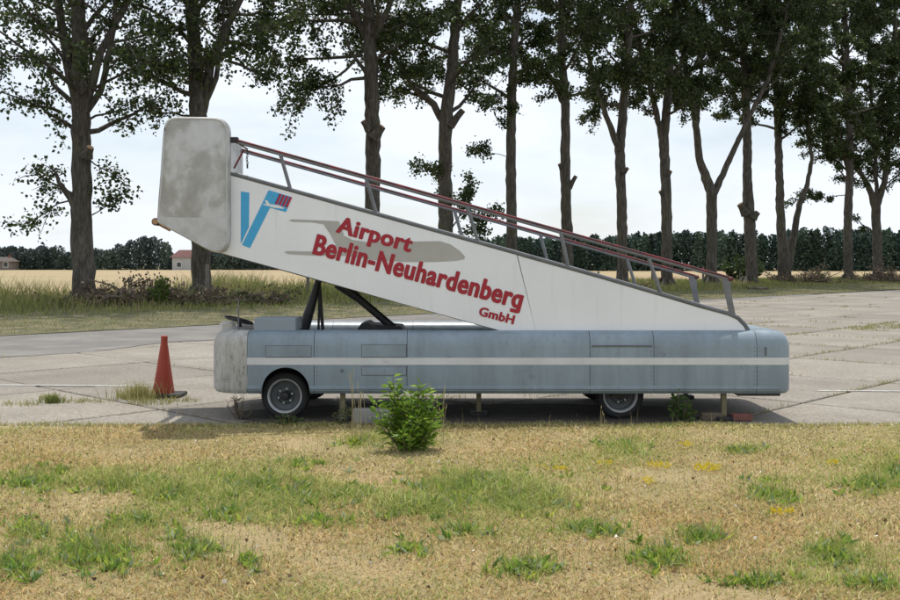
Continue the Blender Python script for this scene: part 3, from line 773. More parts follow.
# hatch and its gasket, drip rail above the tail door
def hatch(x0, x1, ya, yb, name='access_hatch'):
    h = MB().box(BX(x0), BX(x1), Y0 - 0.0075, Y0 + 0.005, BZ(yb), BZ(ya), 0.002).build(name, M['paint'], veh)
    fr = MB()
    for (a, b_, c, d_) in ((x0 - .5, x1 + .5, ya - .6, ya), (x0 - .5, x1 + .5, yb, yb + .6), (x0 - .5, x0, ya, yb), (x1, x1 + .5, ya, yb)):
        fr.box(BX(a), BX(b_), Y0 - 0.004, Y0 + 0.005, BZ(d_), BZ(c))
    fr.build('gasket', M['coping'], h)
hatch(362, 406, 345, 357)
hatch(362, 406, 367, 375)
hatch(266, 311, 346, 357)
MB().box(BX(592), BX(652), Y0 - 0.012, Y0, BZ(346.6), BZ(345.2), .002).build('drip_rail', M['coping'], veh)
MB().box(BX(765), BX(766.4), Y0 - 0.012, Y0, BZ(356), BZ(347), .002).build('door_handle', M['coping'], veh)
MB().box(BX(341), BX(343.5), Y0 - 0.012, Y0, BZ(372), BZ(369), .002).build('door_handle', M['coping'], veh)
# decks and frame
MB().box(XL + 0.3, XR - 0.15, Y0 + 0.37, YF - 0.37, 0.74, 0.77).build('deck', M['deck'], veh)
for yy in (12.45, 13.2):
    MB().box(XL + 0.35, XR - 0.4, yy, yy + 0.12, 0.34, 0.56).build('frame_rail', M['black'], veh)
MB().box(BX(312), XR - 0.3, Y0 + 0.2, YF - 0.25, 0.39, 0.42).build('underfloor', M['black'], veh)  # black plate added low to cut bounce and darken the ground beneath
MB().box(XL + 0.25, XR - 0.2, Y0 + 0.55, YF - 0.30, 0.57, 0.60).build('underfloor', M['black'], veh)
for xx in (BX(286), BX(619)):
    MB().tube([(xx, Y0 + 0.2, 0.30), (xx, YF - 0.2, 0.30)], 0.055, 10).build('axle', M['black'], veh, smooth=True)
# wheel arch liner
b = MB(); pts = [(ARX + (ARR + .02) * math.cos(R(a)), ARZ + (ARR + .02) * math.sin(R(a))) for a in range(0, 181, 12)]
pts = [(pts[0][0], 0.32)] + pts + [(pts[-1][0], 0.32)]
n = len(pts); b.add([(x, Y0 + 0.03, z) for x, z in pts] + [(x, Y0 + 0.5, z) for x, z in pts], [(i, i + 1, n + i + 1, n + i) for i in range(n - 1)] + [tuple(range(n, 2 * n))])
b.build('arch_liner', M['black'], veh)
def wheel(x, y, side):
    s = side      # -1 faces the camera
    c = Vector((x, y, 0.287)); r = 0.287
    t = MB().lathe([(-.085, .195), (-.098, .215), (-.100, .250), (-.085, .274), (-.055, .285), (.055, .285), (.085, .274), (.100, .250), (.098, .215), (.085, .195)], c, 'Y', 40)
    for k in range(40):
        a = 2 * math.pi * k / 40
        for oo in (-.035, .035):
            p0 = c + Vector((math.cos(a) * .284, oo - .018, math.sin(a) * .284)); p1 = c + Vector((math.cos(a + .09) * .284, oo + .018, math.sin(a + .09) * .284))
            t.tube([p0, p1], .006, 4)
    w_ = t.build('wheel', M['rubber'], veh, smooth=True, angle=30)
    lip = MB().lathe([(s * .075, .196), (s * .098, .208), (s * .104, .202), (s * .092, .186), (s * .070, .180)], c, 'Y', 40).build('rim_lip', M['rimlip'], w_, smooth=True)
    MB().lathe([(s * .070, .196), (s * .060, .175), (s * .030, .165), (s * .010, .11), (s * .035, .085), (s * .040, .02), (s * .0, .02), (-s * .03, .12), (-s * .03, .19)], c, 'Y', 32).build('rim', M['rim'], w_, smooth=True)
    MB().lathe([(s * .035, .055), (s * .085, .052), (s * .10, .04), (s * .104, .004), (s * .03, .004)], c, 'Y', 20).build('hub', M['black'], w_, smooth=True)
    bo = MB()
    for k in range(6):
        a = k * math.pi / 3 + .3; q = c + Vector((math.cos(a) * .085, s * .035, math.sin(a) * .085))
        bo.tube([q, q + Vector((0, s * .025, 0))], .012, 6)
    tag(bo.build('wheel_nuts', M['rimlip'], w_), kind='stuff')
wheel(NX(286, Y0 + .24), Y0 + 0.24, -1); wheel(NX(619, Y0 + .3), Y0 + 0.30, -1)
wheel(BX(286.5), YF - 0.2, 1); wheel(BX(619) + .03, YF - 0.24, 1)
# stabiliser legs
for xx, yy in ((BX(727), Y0 + 0.15), (BX(341.5), Y0 + 0.15), (BX(480), Y0 + 0.5), (BX(727), YF - 0.15)):
    l = MB().box(xx - .03, xx + .03, yy - .03, yy + .03, 0.05, 0.62, .004).build('stabiliser_leg', M['jack'], veh)
    MB().box(xx - .10, xx + .10, yy - .10, yy + .10, 0.004, 0.05, .008).build('foot_plate', M['black'], l)
# tank and step box below
MB().tube([(BX(560), Y0 + .55, .40), (BX(592), Y0 + .55, .40)], .13, 18).build('fuel_tank', M['black'], veh, smooth=True)
MB().box(BX(739), BX(782), Y0 + .05, Y0 + .5, .30, .335, .006).build('rear_skid', M['black'], veh)
# driver's place: box, seats, wheel, post
MB().box(BX(252), BX(294), Y0 + .12, Y0 + .62, 1.06, BZ(319), .008).build('control_box', M['box'], veh)
for xx, yy in ((NX(228, 12.9), 12.9), (NX(246, 12.9), 12.9)):
    st = MB().box(xx - .10, xx + .10, yy - .05, yy + .05, .79, 1.125, .035).build('seat', M['seat'], veh, smooth=True)
swc = P(239, 320, 12.6)
b = MB(); ring = [swc + Vector((.17 * math.cos(R(a)), .17 * math.sin(R(a)), .045 * math.cos(R(a)) * -1)) for a in range(0, 361, 15)]
sw = b.tube(ring, .014, 6, cap=False).build('steering_wheel', M['black'], veh, smooth=True)
b = MB()
for a in (20, 140, 260): b.tube([swc, swc + Vector((.165 * math.cos(R(a)), .165 * math.sin(R(a)), -.045 * math.cos(R(a))))], .012, 5)
b.lathe([(-.02, .045), (.015, .045), (.02, .005), (-.02, .005)], swc, 'Z', 12); b.build('spokes', M['black'], sw)
MB().tube([swc, swc + Vector((.05, 0, -.40))], .028, 8).build('steering_column', M['black'], veh, smooth=True)
q0, q1 = P(238.5, 334, Y0 + .35), P(238.5, 299, Y0 + .35)
MB().tube([q0, q1], .008, 6).build('mirror_post', M['railgrey'], veh)

# ---- stairs: side panels, coping, steps
def pan(pts, Y): return [(NX(x, Y), NZ(y, Y)) for x, y in pts]
toparc = [(525, 256.5), (600, 277.5), (660, 295), (700, 307), (728, 314.5), (738, 319), (745, 326), (750, 334)]
upper = pan([(222, 172), (231, 174.5), (516.5, 254)], Yn)
lower_edge = pan([(214, 251), (300, 274.5), (400, 303), (500, 330.5), (508, 333)], Yn)
poly_l = upper + pan([(537, 336)], Yn) + list(reversed(lower_edge))
poly_r = pan([(517.5, 254.3)] + toparc + [(750, 340), (538, 340)], Yn)
for Y, fl in ((Yn, 0), (Yfp, 1)):
    a = [(x, z) for x, z in poly_l]; b_ = [(x, z) for x, z in poly_r]
    sp = MB().plate(a, Y, Y + .035).build('stair_side', M['white'], veh)
    sp2 = MB().plate(b_, Y + .002, Y + .033).build('stair_side', M['white'], veh)
    line = pan([(226, 173.2), (231, 174.5), (516.5, 254)] + toparc, Yn)
    MB().tube([(x, Y + .0175, z + .012) for x, z in line], .030, 8).build('coping', M['coping'], veh, smooth=True)
    lip = pan([(214, 251), (500, 330.5)], Yn)
    MB().tube([(x, Y + .03, z + .004) for x, z in lip], .014, 6).build('lower_edge', M['railgrey'], veh, smooth=True)
# dark back-strip behind the side panel joint
MB().plate(pan([(512, 256), (522, 258), (542, 333), (532, 333)], Yn), Yn + .036, Yn + .044).build('joint_strip', M['coping'], veh)
# steps
ns = 15; xa, za, xb, zb = NX(236), 2.36, NX(738), 1.07
for k in range(ns):
    t = (k + .5) / ns; x = xa + (xb - xa) * t; z = za + (zb - za) * t; dx = (xb - xa) / ns
    st = MB()
    if k < ns - 3: st.box(x - dx / 2 - .01, x + dx / 2 + .01, Yn + .05, Yfp - .02, z - .02, z, .004)
    else:
      for j in range(6): st.box(x - dx / 2 + j * dx / 6 + .006, x - dx / 2 + (j + 1) * dx / 6 - .016, Yn + .05, Yfp - .02, z - .02, z)
    st.build('step', M['step'], veh)
    if k < ns - 3: MB().box(x + dx / 2 - .018, x + dx / 2 - .008, Yn + .05, Yfp - .02, z - .095, z - .022).build('riser', M['deck'], veh)
# platform, side fairings, bumper
MB().box(NX(168), xa, Yn + .05, Yfp - .02, 2.33, 2.37).build('platform_floor', M['step'], veh)
def rounded(pts, rads, n=7):
    outp = []
    for i, p in enumerate(pts):
        p = Vector(p); a = Vector(pts[i - 1]) - p; c = Vector(pts[(i + 1) % len(pts)]) - p
        r = rads[i]
        if r <= 0: outp.append((p.x, p.y)); continue
        p0 = p + a.normalized() * r; p1 = p + c.normalized() * r
        for k in range(n + 1):
            t = k / n; q = p0 * (1 - t) ** 2 + p * 2 * t * (1 - t) + p1 * t * t; outp.append((q.x, q.y))
    return outp
def fairing(px_pts, rads, Y, dx=0.0, name='side_fairing', sx=1.0):
    base = rounded(px_pts, rads)
    cx = sum(p[0] for p in base) / len(base); cy = sum(p[1] for p in base) / len(base)
    def ring(inset, y):
        rr = []
        for (x, yv) in base:
            d = Vector(((x - cx) * (1 - inset / 34.0), (yv - cy) * (1 - inset / 62.0)))
            rr.append((NX(cx + d.x * sx) + dx, y, NZ(cy + d.y)))
        return rr
    m = len(base); b = MB(); vs = []
    lv = [(2.4, Y - .105), (0.9, Y - .101), (0.25, Y - .092), (0, Y - .075), (0, Y + .02), (1, Y + .035)]
    for ins, yy in lv: vs += ring(ins, yy)
    fs = [tuple(range(m - 1, -1, -1)), tuple(range((len(lv) - 1) * m, len(lv) * m))]
    for i in range(len(lv) - 1):
        for k in range(m):
            j = (k + 1) % m; fs.append((i * m + k, i * m + j, (i + 1) * m + j, (i + 1) * m + k))
    b.add(vs, fs); fo = b.build(name, M['fairing'], veh, smooth=True, angle=50)
    rr = [Vector(p) for p in ring(2.0, Y - .105)]
    MB().tube(rr + rr[:2], .011, 6, cap=False).build('rim_bead', M['fairlow'], fo, smooth=True)
    lowp = [(165, 217.5), (228.5, 218.5), (228.5, 242), (224.5, 247), (217, 248.5), (208, 246.5), (163.5, 222.5)]
    MB().plate([(NX(x_) + dx, NZ(y_)) for x_, y_ in lowp], Y - .1085, Y - .1).build('lower_facing', M['fairlow'], fo)
    return fo
blk = [(167.0, 117.5), (231, 118.5), (231, 261.5), (159.5, 223)]
brd = [13, 15, 27, 3]
fairing(blk, brd, Yn - .012)
fairing(blk, brd, Yfp + .11, dx=NX(241, Yfp) - NX(231), sx=1.0)
# rubber seal down the docking edge and the bumper bar
for Y in (Yn - .06, Yfp + .03):
    sl = [(167.0, 131), (165.6, 150), (163.9, 175), (161.9, 200), (160.4, 222)]
    MB().tube([(NX(x), Y, NZ(y)) for x, y in sl], .024, 8).build('edge_seal', M['rubber'], veh, smooth=True)
bz = NZ(222); bx = NX(157.5)
bp = MB().tube([(bx, Yn - .09, bz), (bx, Yfp + .1, bz)], .045, 14).build('bumper_bar', M['rubber'], veh, smooth=True)
MB().tube([(bx, Yn - .098, bz), (bx, Yn - .088, bz)], .034, 14).build('end_plug', M['cutwood'], bp)
for Y in (Yn - .02, Yfp):
    MB().tube([(bx + .02, Y, bz - .02), (NX(171), Y, NZ(230))], .022, 6).build('bumper_bracket', M['cutwood'], veh)
# handrails
def rail(pa, pb, Y, far_side=False):
    a = Vector((NX(pa[0], Yn), Y, NZ(pa[1], Yn))); c = Vector((NX(pb[0], Yn), Y, NZ(pb[1], Yn)))
    d = (c - a).normalized(); up = Vector((-d.z, 0, d.x)); up = up if up.z > 0 else -up
    r = MB().tube([a, c], .017, 8).build('handrail', M['railgrey'], veh, smooth=True)
    MB().tube([a + up * .024, c + up * .024 + d * .03], .0165, 10).build('grip', M['railred'], r, smooth=True)
    MB().lathe([(-.04, .005), (-.025, .024), (0, .031), (.025, .024), (.04, .005)], c + d * .02 + up * .012, 'X', 10, closed=False).build('end_knob', M['railred'], r, smooth=True)
    return a, c
for Y in (Yn + .02, Yfp + .01):
    is_far = Y > 13
    rail((212, 135.2) if is_far else (231, 140.5), (729, 279.5), Y)
    near_posts = ((280, 154, 291, 192), (366, 178, 377, 216), (467, 206, 479, 244.5), (561, 233, 569, 269.5), (649, 258, 662, 296))
    far_posts = ((357, 175.5, 368, 213.5), (455, 203, 466, 241), (553, 230.5, 563, 268), (652, 258.5, 664, 297))
    for (tx, ty, bx_, by_) in (far_posts if is_far else near_posts):
        MB().tube([(NX(tx), Y, NZ(ty)), (NX(bx_), Y, NZ(by_))], .022, 8).build('rail_post', M['railgrey'], veh, smooth=True)
    MB().plate(pan([(722, 278), (731, 280), (731.5, 294), (736, 316), (730, 316), (726, 296)], Yn), Y - .012, Y + .012).build('end_post', M['railgrey'], veh)
# bracket, red bar and short chain at the platform end
MB().box(NX(230), NX(238), Yn - .03, Yn + .06, NZ(142.5), NZ(137), .006).build('rail_bracket', M['black'], veh)
MB().tube([(NX(233), Yn + .05, NZ(168)), (NX(243), Yn + .05, NZ(149))], .012, 6).build('latch_bar', M['railred'], veh)
b = MB()
for k in range(9):
    c = Vector((NX(246.5) + .004 * math.sin(k), Yn + .04, NZ(150) - .021 * k))
    rg = [c + Vector((.011 * math.cos(R(a)) * (1 if k % 2 else .2), .011 * math.cos(R(a)) * (.2 if k % 2 else 1), .016 * math.sin(R(a)))) for a in range(0, 361, 60)]
    b.tube(rg, .004, 4, cap=False)
b.box(NX(246), NX(247.4), Yn + .03, Yn + .05, NZ(168), NZ(164)); b.tube([(NX(238), Yn + .04, NZ(143)), (NX(247), Yn + .04, NZ(149))], .012, 5)
b.build('chain', M['black'], veh)
# lifting gear
for Y, dx in ((12.75, 0.0),):
    def L_(px, py): return P(px, py, Y)
    MB().tube([L_(299, 345), L_(306, 322), L_(313, 300), L_(319, 279)], [.075, .07, .055, .04], 10).build('lift_arm', M['black'], veh, smooth=True)
    MB().tube([L_(324, 345), L_(319, 280)], .022, 8).build('lift_brace', M['black'], veh, smooth=True)
    MB().tube([L_(318, 345), L_(320, 280)], .016, 8).build('lift_brace', M['black'], veh, smooth=True)
    cy_ = MB().tube([L_(408, 340), L_(358, 298)], .050, 10).build('lift_cylinder', M['black'], veh, smooth=True)
    MB().tube([L_(358, 298), L_(338, 283)], [.055, .075], 10).build('piston_rod', M['black'], cy_, smooth=True)
MB().tube([P(319, 279, 12.1), P(319, 279, 13.4)], .04, 8).build('cross_shaft', M['black'], veh, smooth=True)
b = MB().plate(pan([(350, 336), (356, 327), (362, 325.5), (366, 328), (398, 330), (402, 336)], Yn), 12.6, 13.2)
b.build('pump_housing', M['black'], veh)

# ---- emblem, silhouette, lettering (thin film plates on the near side panel)
FY = Yn
def film(pts, name, mat, lift=.003, parent=veh):
    return MB().plate(pan(pts, Yn), FY - lift, FY - lift + .002).build(name, mat, parent)
def e4(cx, cy): return (230 + cx / 7.5, 180 + cy / 7.5)
film([e4(82, 85), e4(145, 95), e4(142, 352), e4(88, 466), e4(81, 474)], 'emblem_bar', M['blue'], .003)
em = film([e4(290, 75), e4(466, 128), e4(420, 240), e4(300, 208), e4(150, 510), e4(90, 487)], 'emblem', M['blue'], .003)
for k in range(4):
    x = 376 + k * 25.5; y = 104 + k * 7.6
    film([e4(x, y), e4(x + 14, y + 4), e4(x - 20, y + 80), e4(x - 34, y + 76)], 'emblem_stripe', M['navy'] if False else M['emred'], .0055, em)
    film([e4(x - 6, y - 1), e4(x, y), e4(x - 34, y + 76), e4(x - 40, y + 74)], 'emblem_edge', M['navy'], .0055, em)
film([e4(262, 150), e4(282, 155), e4(298, 180), e4(370, 190), e4(412, 212), e4(395, 216), e4(330, 208), e4(285, 195), e4(248, 186), e4(250, 180), e4(272, 180)], 'emblem_plane', M['emwhite'], .0055, em)
def e5(cx, cy): return (280 + cx / 3.4615, 190 + cy / 3.4615)
film([e5(*p) for p in ((30, 105), (42, 101), (160, 106), (203, 108), (212, 128), (222, 158), (250, 172), (300, 180), (555, 177), (590, 188), (622, 210), (640, 230), (638, 239), (610, 245), (540, 249), (440, 249),
                       (330, 243), (230, 228), (120, 227), (30, 222), (14, 216), (24, 211), (120, 213), (205, 212), (188, 180), (172, 150), (150, 118), (110, 112), (45, 110))], 'plane_silhouette', M['planegrey'], .003)
def text_part(body, p0, p1, cap_px, name):
    """lettering whose baseline runs from pixel p0 to p1 on the near side panel"""
    cu = bpy.data.curves.new('t', 'FONT'); cu.body = body; cu.size = 1.0; cu.extrude = 0.0; cu.offset = 0.014; cu.space_character = 1.06
    cu.resolution_u = 4
    o = bpy.data.objects.new('t', cu); COL.objects.link(o)
    bpy.context.view_layer.update()
    me = bpy.data.meshes.new_from_object(o.evaluated_get(bpy.context.evaluated_depsgraph_get()))
    bpy.data.objects.remove(o)
    co = np.array([v.co[:] for v in me.vertices])
    fs = [tuple(p.vertices) for p in me.polygons]
    x0, x1 = co[:, 0].min(), co[:, 0].max()
    caps = 0.75; hk = None
    if body.endswith('q'):          # single-storey g: bowl and stem with a short hooked tail
        tail = co[:, 1] < -0.02; xq = co[:, 0].max(); ym = co[:, 1].min(); co[tail, 1] *= 0.62; ym *= 0.62
        k0 = len(co); th = 0.13
        hook = [(xq - 0.02, ym + .05), (xq - 0.04, ym - 0.02), (xq - 0.12, ym - 0.05), (xq - 0.44, ym - 0.05), (xq - 0.46, ym + th - .05), (xq - 0.14, ym + th - .04)]
        hk = hook
    a = Vector((NX(p0[0]), 0, NZ(p0[1]))); c = Vector((NX(p1[0]), 0, NZ(p1[1]))); d = c - a; L = d.length; d.normalize()
    up = Vector((-d.z, 0, d.x)); sx = L / (x1 - x0); sz = cap_px / F * Yn / caps
    b = MB()
    if hk: b.add([a + d * ((p[0] + .03 - x0) * sx) + up * (p[1] * sz) + Vector((0, FY - .0078, 0)) for p in hk], [tuple(range(6))])
    for k, (ox, oz) in enumerate(((0, 0), (-.034, 0), (.034, 0), (-.018, .016), (.018, -.016), (-.018, -.016), (.018, .016))):   # heavy weight: layers of the same film
        y = FY - .0048 - .00035 * k
        b.add([a + d * ((p[0] + ox - x0) * sx) + up * ((p[1] + oz) * sz) + Vector((0, y, 0)) for p in co], fs)
    return b.build(name, M['letter'], veh)
text_part('Airport', (336.2, 231.6), (410.0, 251.8), 17.2, 'lettering')
text_part('Berlin-Neuhardenberq', (312.8, 253.2), (520.0, 308.4), 21.0, 'lettering')
text_part('GmbH', (478.6, 315.0), (513.0, 324.0), 9.2, 'lettering')

# ------------------------------------------------------------------ things on the concrete
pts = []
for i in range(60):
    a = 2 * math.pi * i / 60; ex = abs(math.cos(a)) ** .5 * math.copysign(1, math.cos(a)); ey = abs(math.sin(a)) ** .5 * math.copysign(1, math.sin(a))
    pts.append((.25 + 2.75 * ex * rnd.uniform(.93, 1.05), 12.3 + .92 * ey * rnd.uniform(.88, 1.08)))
strip('soil_shade_patch', pts, .007, M['undershade'])  # real soil widened into a dark sheet deepening the truck's shade
cb = G(163.5, 396.5)
cone = thing('traffic_cone', cb, 'tall faded red traffic cone standing left of the stairs truck', 'traffic cone')
b = MB().lathe([(.05, .150), (.08, .148), (.40, .098), (.72, .052), (.775, .044), (.79, .040), (.80, .030), (.80, .004), (.05, .004)], cb, 'Z', 28)
b.build('cone_body', M['cone'], cone, smooth=True, angle=50)
MB().lathe([(.775, .046), (.845, .046), (.855, .036), (.855, .004), (.775, .004)], cb, 'Z', 20).build('cone_tip', M['cone'], cone, smooth=True)
MB().box(cb.x - .17, cb.x + .28, cb.y - .2, cb.y + .22, .004, .055, .012).build('cone_foot', M['conebase'], cone)
cone.rotation_euler = (0, R(0.8), 0)
def block(name, px0, px1, pyb, h, dp, mat, label, cat, rz=0):
    p = G((px0 + px1) / 2, pyb); wd = (px1 - px0) / F * p.y
    b = MB(); r = random.Random(int(px0))
    b.box(p.x - wd / 2, p.x + wd / 2, p.y, p.y + dp, 0.004, h, .008)
    b.v = [(x + r.uniform(-.004, .004), y + r.uniform(-.004, .004), z + (r.uniform(-.004, .004) if z > .02 else 0)) for x, y, z in b.v]
    o = b.build(name, mat, None, loc=(p.x, p.y, 0)); o.rotation_euler = (0, 0, rz); tag(o, label, cat); return o
block('brick', 733, 753, 421.5, .085, .12, M['brick'], 'red brick lying under the truck beside its rear jack', 'brick', .06)
block('concrete_block', 702, 723, 421, .09, .14, M['stick'], 'small dark block left of the red brick under the truck', 'block', -.05)
block('concrete_block', 353, 396, 424, .16, .2, M['concblock'], 'large pale concrete block behind the green bush, under the truck', 'block', .03)

# fence posts along the field edge
for k, (px, hgt, lab) in enumerate(((206.5, 1.85, 'grey fence post in front of the trunk behind the fairing'), (307.5, 1.7, 'dark fence post seen left of the lifting gear'),
                    (598, 1.3, 'fence post between the poplar with a low stub and the forked one'), (652, 1.5, 'fence post just left of the forked poplar near the rail end'),
                    (703, 1.7, 'fence post close left of the V-shaped poplar'), (740, 1.4, 'fence post close left of the knobbed poplar'), (819, 1.5, 'fence post rising from the brush heap at right'))):
    Y = tree_Y(px) * (0.93 if k == 0 else 0.97 if k == 1 else 1.05)
    q = P(px, 264, Y); q.z = 0
    b = MB().tube([q + Vector((0, 0, -.1)), q + Vector((.02, 0, hgt * .5)), q + Vector((.03, .01, hgt))], [.10, .095, .085], 8)
    o = b.build('fence_post', M['postwood'], None, smooth=True, loc=q); tag(o, lab, 'fence post', 'fence posts along the field')

# brush piles of cut branches
def brush(px0, px1, Y, h, nst, nlf, cols, label, seed, leafy=True):
    rng = random.Random(seed); nr = np.random.default_rng(seed)
    x0, x1 = NX(px0, Y), NX(px1, Y); cx = (x0 + x1) / 2; hw = (x1 - x0) / 2
    t = thing('brush_pile', (cx, Y, 0.05), label, 'brush pile', 'heaps of cut branches under the poplars')
    b = MB(); cs = []
    for k in range(nst):
        a = rng.uniform(-1, 1); hv_ = h * (.55 + .45 * math.sin(a * 5.3 + seed)); q = Vector((cx + a * hw, Y + rng.uniform(-1, 1), rng.uniform(0, hv_ * .5) * (1 - .6 * abs(a))))
        az = rng.uniform(0, 6.28); el = R(rng.gauss(22, 18)); L = rng.uniform(.7, 2.1)
        e = q + Vector((math.cos(az) * math.cos(el), math.sin(az) * math.cos(el) * .6, abs(math.sin(el)))) * L
        e.z = min(e.z, hv_ * 1.15 * (1 - .5 * abs(a)) + rng.uniform(0, .3) ** 1.5); m = q.lerp(e, .5) + Vector((rng.uniform(-.1, .1), 0, rng.uniform(-.05, .15)))
        r0 = rng.choice((.012, .018, .025, .05))
        b.tube([q, m, e], [r0, r0 * .8, r0 * .35], 5, cap=False)
        if k % 5 < 2:
          for s in (0.35, .6, .8, .9, 1.0): cs.append(tuple(q.lerp(m, s * 2) if s < .5 else m.lerp(e, s * 2 - 1)))
    b.build('branches', M['stick'], t)
    if nlf:
        cs = np.array(cs); i = nr.integers(0, len(cs), nlf); C = cs[i] + nr.normal(size=(nlf, 3)) * .13
        C[:, 2] = np.maximum(C[:, 2], .06)
        V, Fq = leaf_quads(C, .15, nr, .6, .4, .2)
        fastmesh('dead_leaves', V, Fq, M['dead'], np.repeat(vary(cols, nr, nlf, .35), 4, 0), t)
BR = [(0.17, 0.12, 0.085), (0.25, 0.185, 0.14), (0.11, 0.08, 0.055), (0.32, 0.24, 0.18), (0.14, 0.13, 0.065)]
GB = [(0.09, 0.11, 0.04), (0.13, 0.15, 0.06), (0.18, 0.15, 0.09), (0.07, 0.085, 0.035)]
brush(92, 200, 41.5, 1.35, 230, 3600, BR, 'big heap of withered brown branches between the two left trunks', 41)
brush(212, 275, 43.5, .95, 110, 1700, BR + GB * 2, 'greener heap of branches under the lower end of the fairing', 42)
brush(25, 78, 41.0, .6, 40, 320, GB + BR, 'sparse fallen branches left of the leftmost trunk', 43)
brush(775, 838, 90, 2.0, 260, 2600, BR + GB, 'heap of cut branches between double-stemmed and straight poplars', 44)
brush(858, 915, 95, 2.3, 300, 2400, BR, 'heap of cut logs and branches at the right picture edge', 45)
brush(590, 640, 70, .9, 60, 700, GB + BR, 'low scattered branches behind the middle of the stair coping', 46)
o = MB().tube([G(748, 291.5) + Vector((0, 0, .15)), G(768, 291.5) + Vector((0, 0, .15))], .16, 10).build('cut_log', M['bark'], None, smooth=True, loc=G(758, 291.5))
tag(o, 'short cut log lying before the knobbed poplar', 'log')

# leafy shrubs and saplings
def shrub(name, base, rx, h, n, size, cols, label, cat, seed, nst=14, width=.22, mat='bush', group=None, shape=1.0, droop=-.2, extra=()):
    rng = random.Random(seed); nr = np.random.default_rng(seed)
    t = thing(name, base, label, cat, group); b = MB(); C = []; D = []
    for k in range(nst):
        a = rng.uniform(0, 6.28); rr = rx * math.sqrt(rng.random()); hh = h * (1 - .45 * (rr / rx) ** 2 * shape) * rng.uniform(.72, 1.0)
        q = base + Vector((math.cos(a) * rr * .25, math.sin(a) * rr * .25, 0)); e = base + Vector((math.cos(a) * rr, math.sin(a) * rr, hh))
        m = q.lerp(e, .5) + Vector((math.cos(a), math.sin(a), 0)) * rr * .12
        if k < len(extra):
            e = base + Vector(extra[k]); q = base + Vector((extra[k][0] * .2, extra[k][1] * .2, 0)); m = q.lerp(e, .5) + Vector((extra[k][0] * .15, 0, .03))
        b.tube([q, m, e], [h * .012 + .002, h * .009 + .001, .002], 5, cap=False)
        per = n // nst
        for j in range(per):
            s = .12 + .88 * (j + rng.random()) / per
            p = q.lerp(m, s * 2) if s < .5 else m.lerp(e, s * 2 - 1)
            az = j * 2.4 + rng.uniform(-.5, .5); el = rng.uniform(-.25, .75)
            C.append(tuple(p)); D.append((math.cos(az) * math.cos(el), math.sin(az) * math.cos(el), math.sin(el)))
    b.build('stems', M['stick'], t)
    C = np.array(C); D = np.array(D) + nr.normal(size=(len(C), 3)) * .15
    # each leaf: petiole offset then a lance-shaped blade
    V, Fq = leaf_quads(C + unit(D) * size * .15, size, nr, 0, width, .10, D=D)
    fastmesh('foliage', V, Fq, M[mat], np.repeat(vary(cols, nr, len(C), .3), 4, 0), t)
    return t
BC = [(0.15, 0.27, 0.03), (0.20, 0.33, 0.04), (0.11, 0.21, 0.025), (0.27, 0.40, 0.06)]
bb = G(408, 454); bb.z = .03
shrub('bush', bb, .29, .58, 1400, .100, BC, 'bright green leafy bush growing in front of the stairs truck', 'bush', 58, nst=31, width=.15, shape=1.1,
      extra=[(-.15, -.02, .73), (-.19, .0, .66), (-.11, .02, .64), (.15, .0, .66), (.19, .03, .61), (.11, -.02, .64), (.28, 0, .53), (-.33, .0, .50), (.03, .0, .58), (-.29, -.1, .34), (.31, .1, .38), (.24, -.15, .30)])
q = P(745, 264, 90); q.z = .05
shrub('shrub', q, 2.0, 3.0, 2600, .26, [(0.06, 0.095, 0.03), (0.085, 0.125, 0.04), (0.045, 0.07, 0.025)], 'round green shrub at the field edge just beyond the rail end', 'shrub', 52, nst=40, width=.35, mat='leaf')
q = P(160, 264, 40.5); q.z = .05
shrub('sapling', q, .42, 1.6, 420, .17, [(0.10, 0.15, 0.03), (0.13, 0.19, 0.04)], 'small bright sapling poking out of the brown branch heap', 'sapling', 53, nst=9, width=.3)
q = G(681, 424)
shrub('weed_plant', q, .16, .40, 150, .075, [(0.06, 0.11, 0.025), (0.09, 0.15, 0.03)], 'dark weed climbing beside the rear wheel and jack', 'weed', 54, nst=7, width=.25)
q = G(240, 419)
shrub('weed_plant', q, .20, .36, 90, .05, [(0.20, 0.16, 0.08), (0.13, 0.12, 0.05)], 'dry brown weed below the corner of the truck hood', 'weed', 55, nst=16, width=.12)
q = G(341, 427)
shrub('weed_plant', q, .10, .34, 90, .055, [(0.17, 0.18, 0.09), (0.12, 0.15, 0.05)], 'thin pale weed before the front jack leg', 'weed', 56, nst=6, width=.2)
q = G(288, 427)
shrub('weed_plant', q, .16, .16, 130, .06, [(0.06, 0.10, 0.025), (0.09, 0.13, 0.04)], 'low dark weed at the foot of the front wheel', 'weed', 57, nst=12, width=.2)

# ------------------------------------------------------------------ grass
def put_blades(name, Pb, h, wd, lean, cols, kind='stuff', label=None, cat=None, mat='grass', seed=1):
    rng = np.random.default_rng(seed)
    V, Ft = blades(Pb, h, wd, lean, rng)
    o = fastmesh(name, V, Ft, M[mat], np.repeat(cols, 5, 0)); tag(o, label, cat, kind=kind); return o
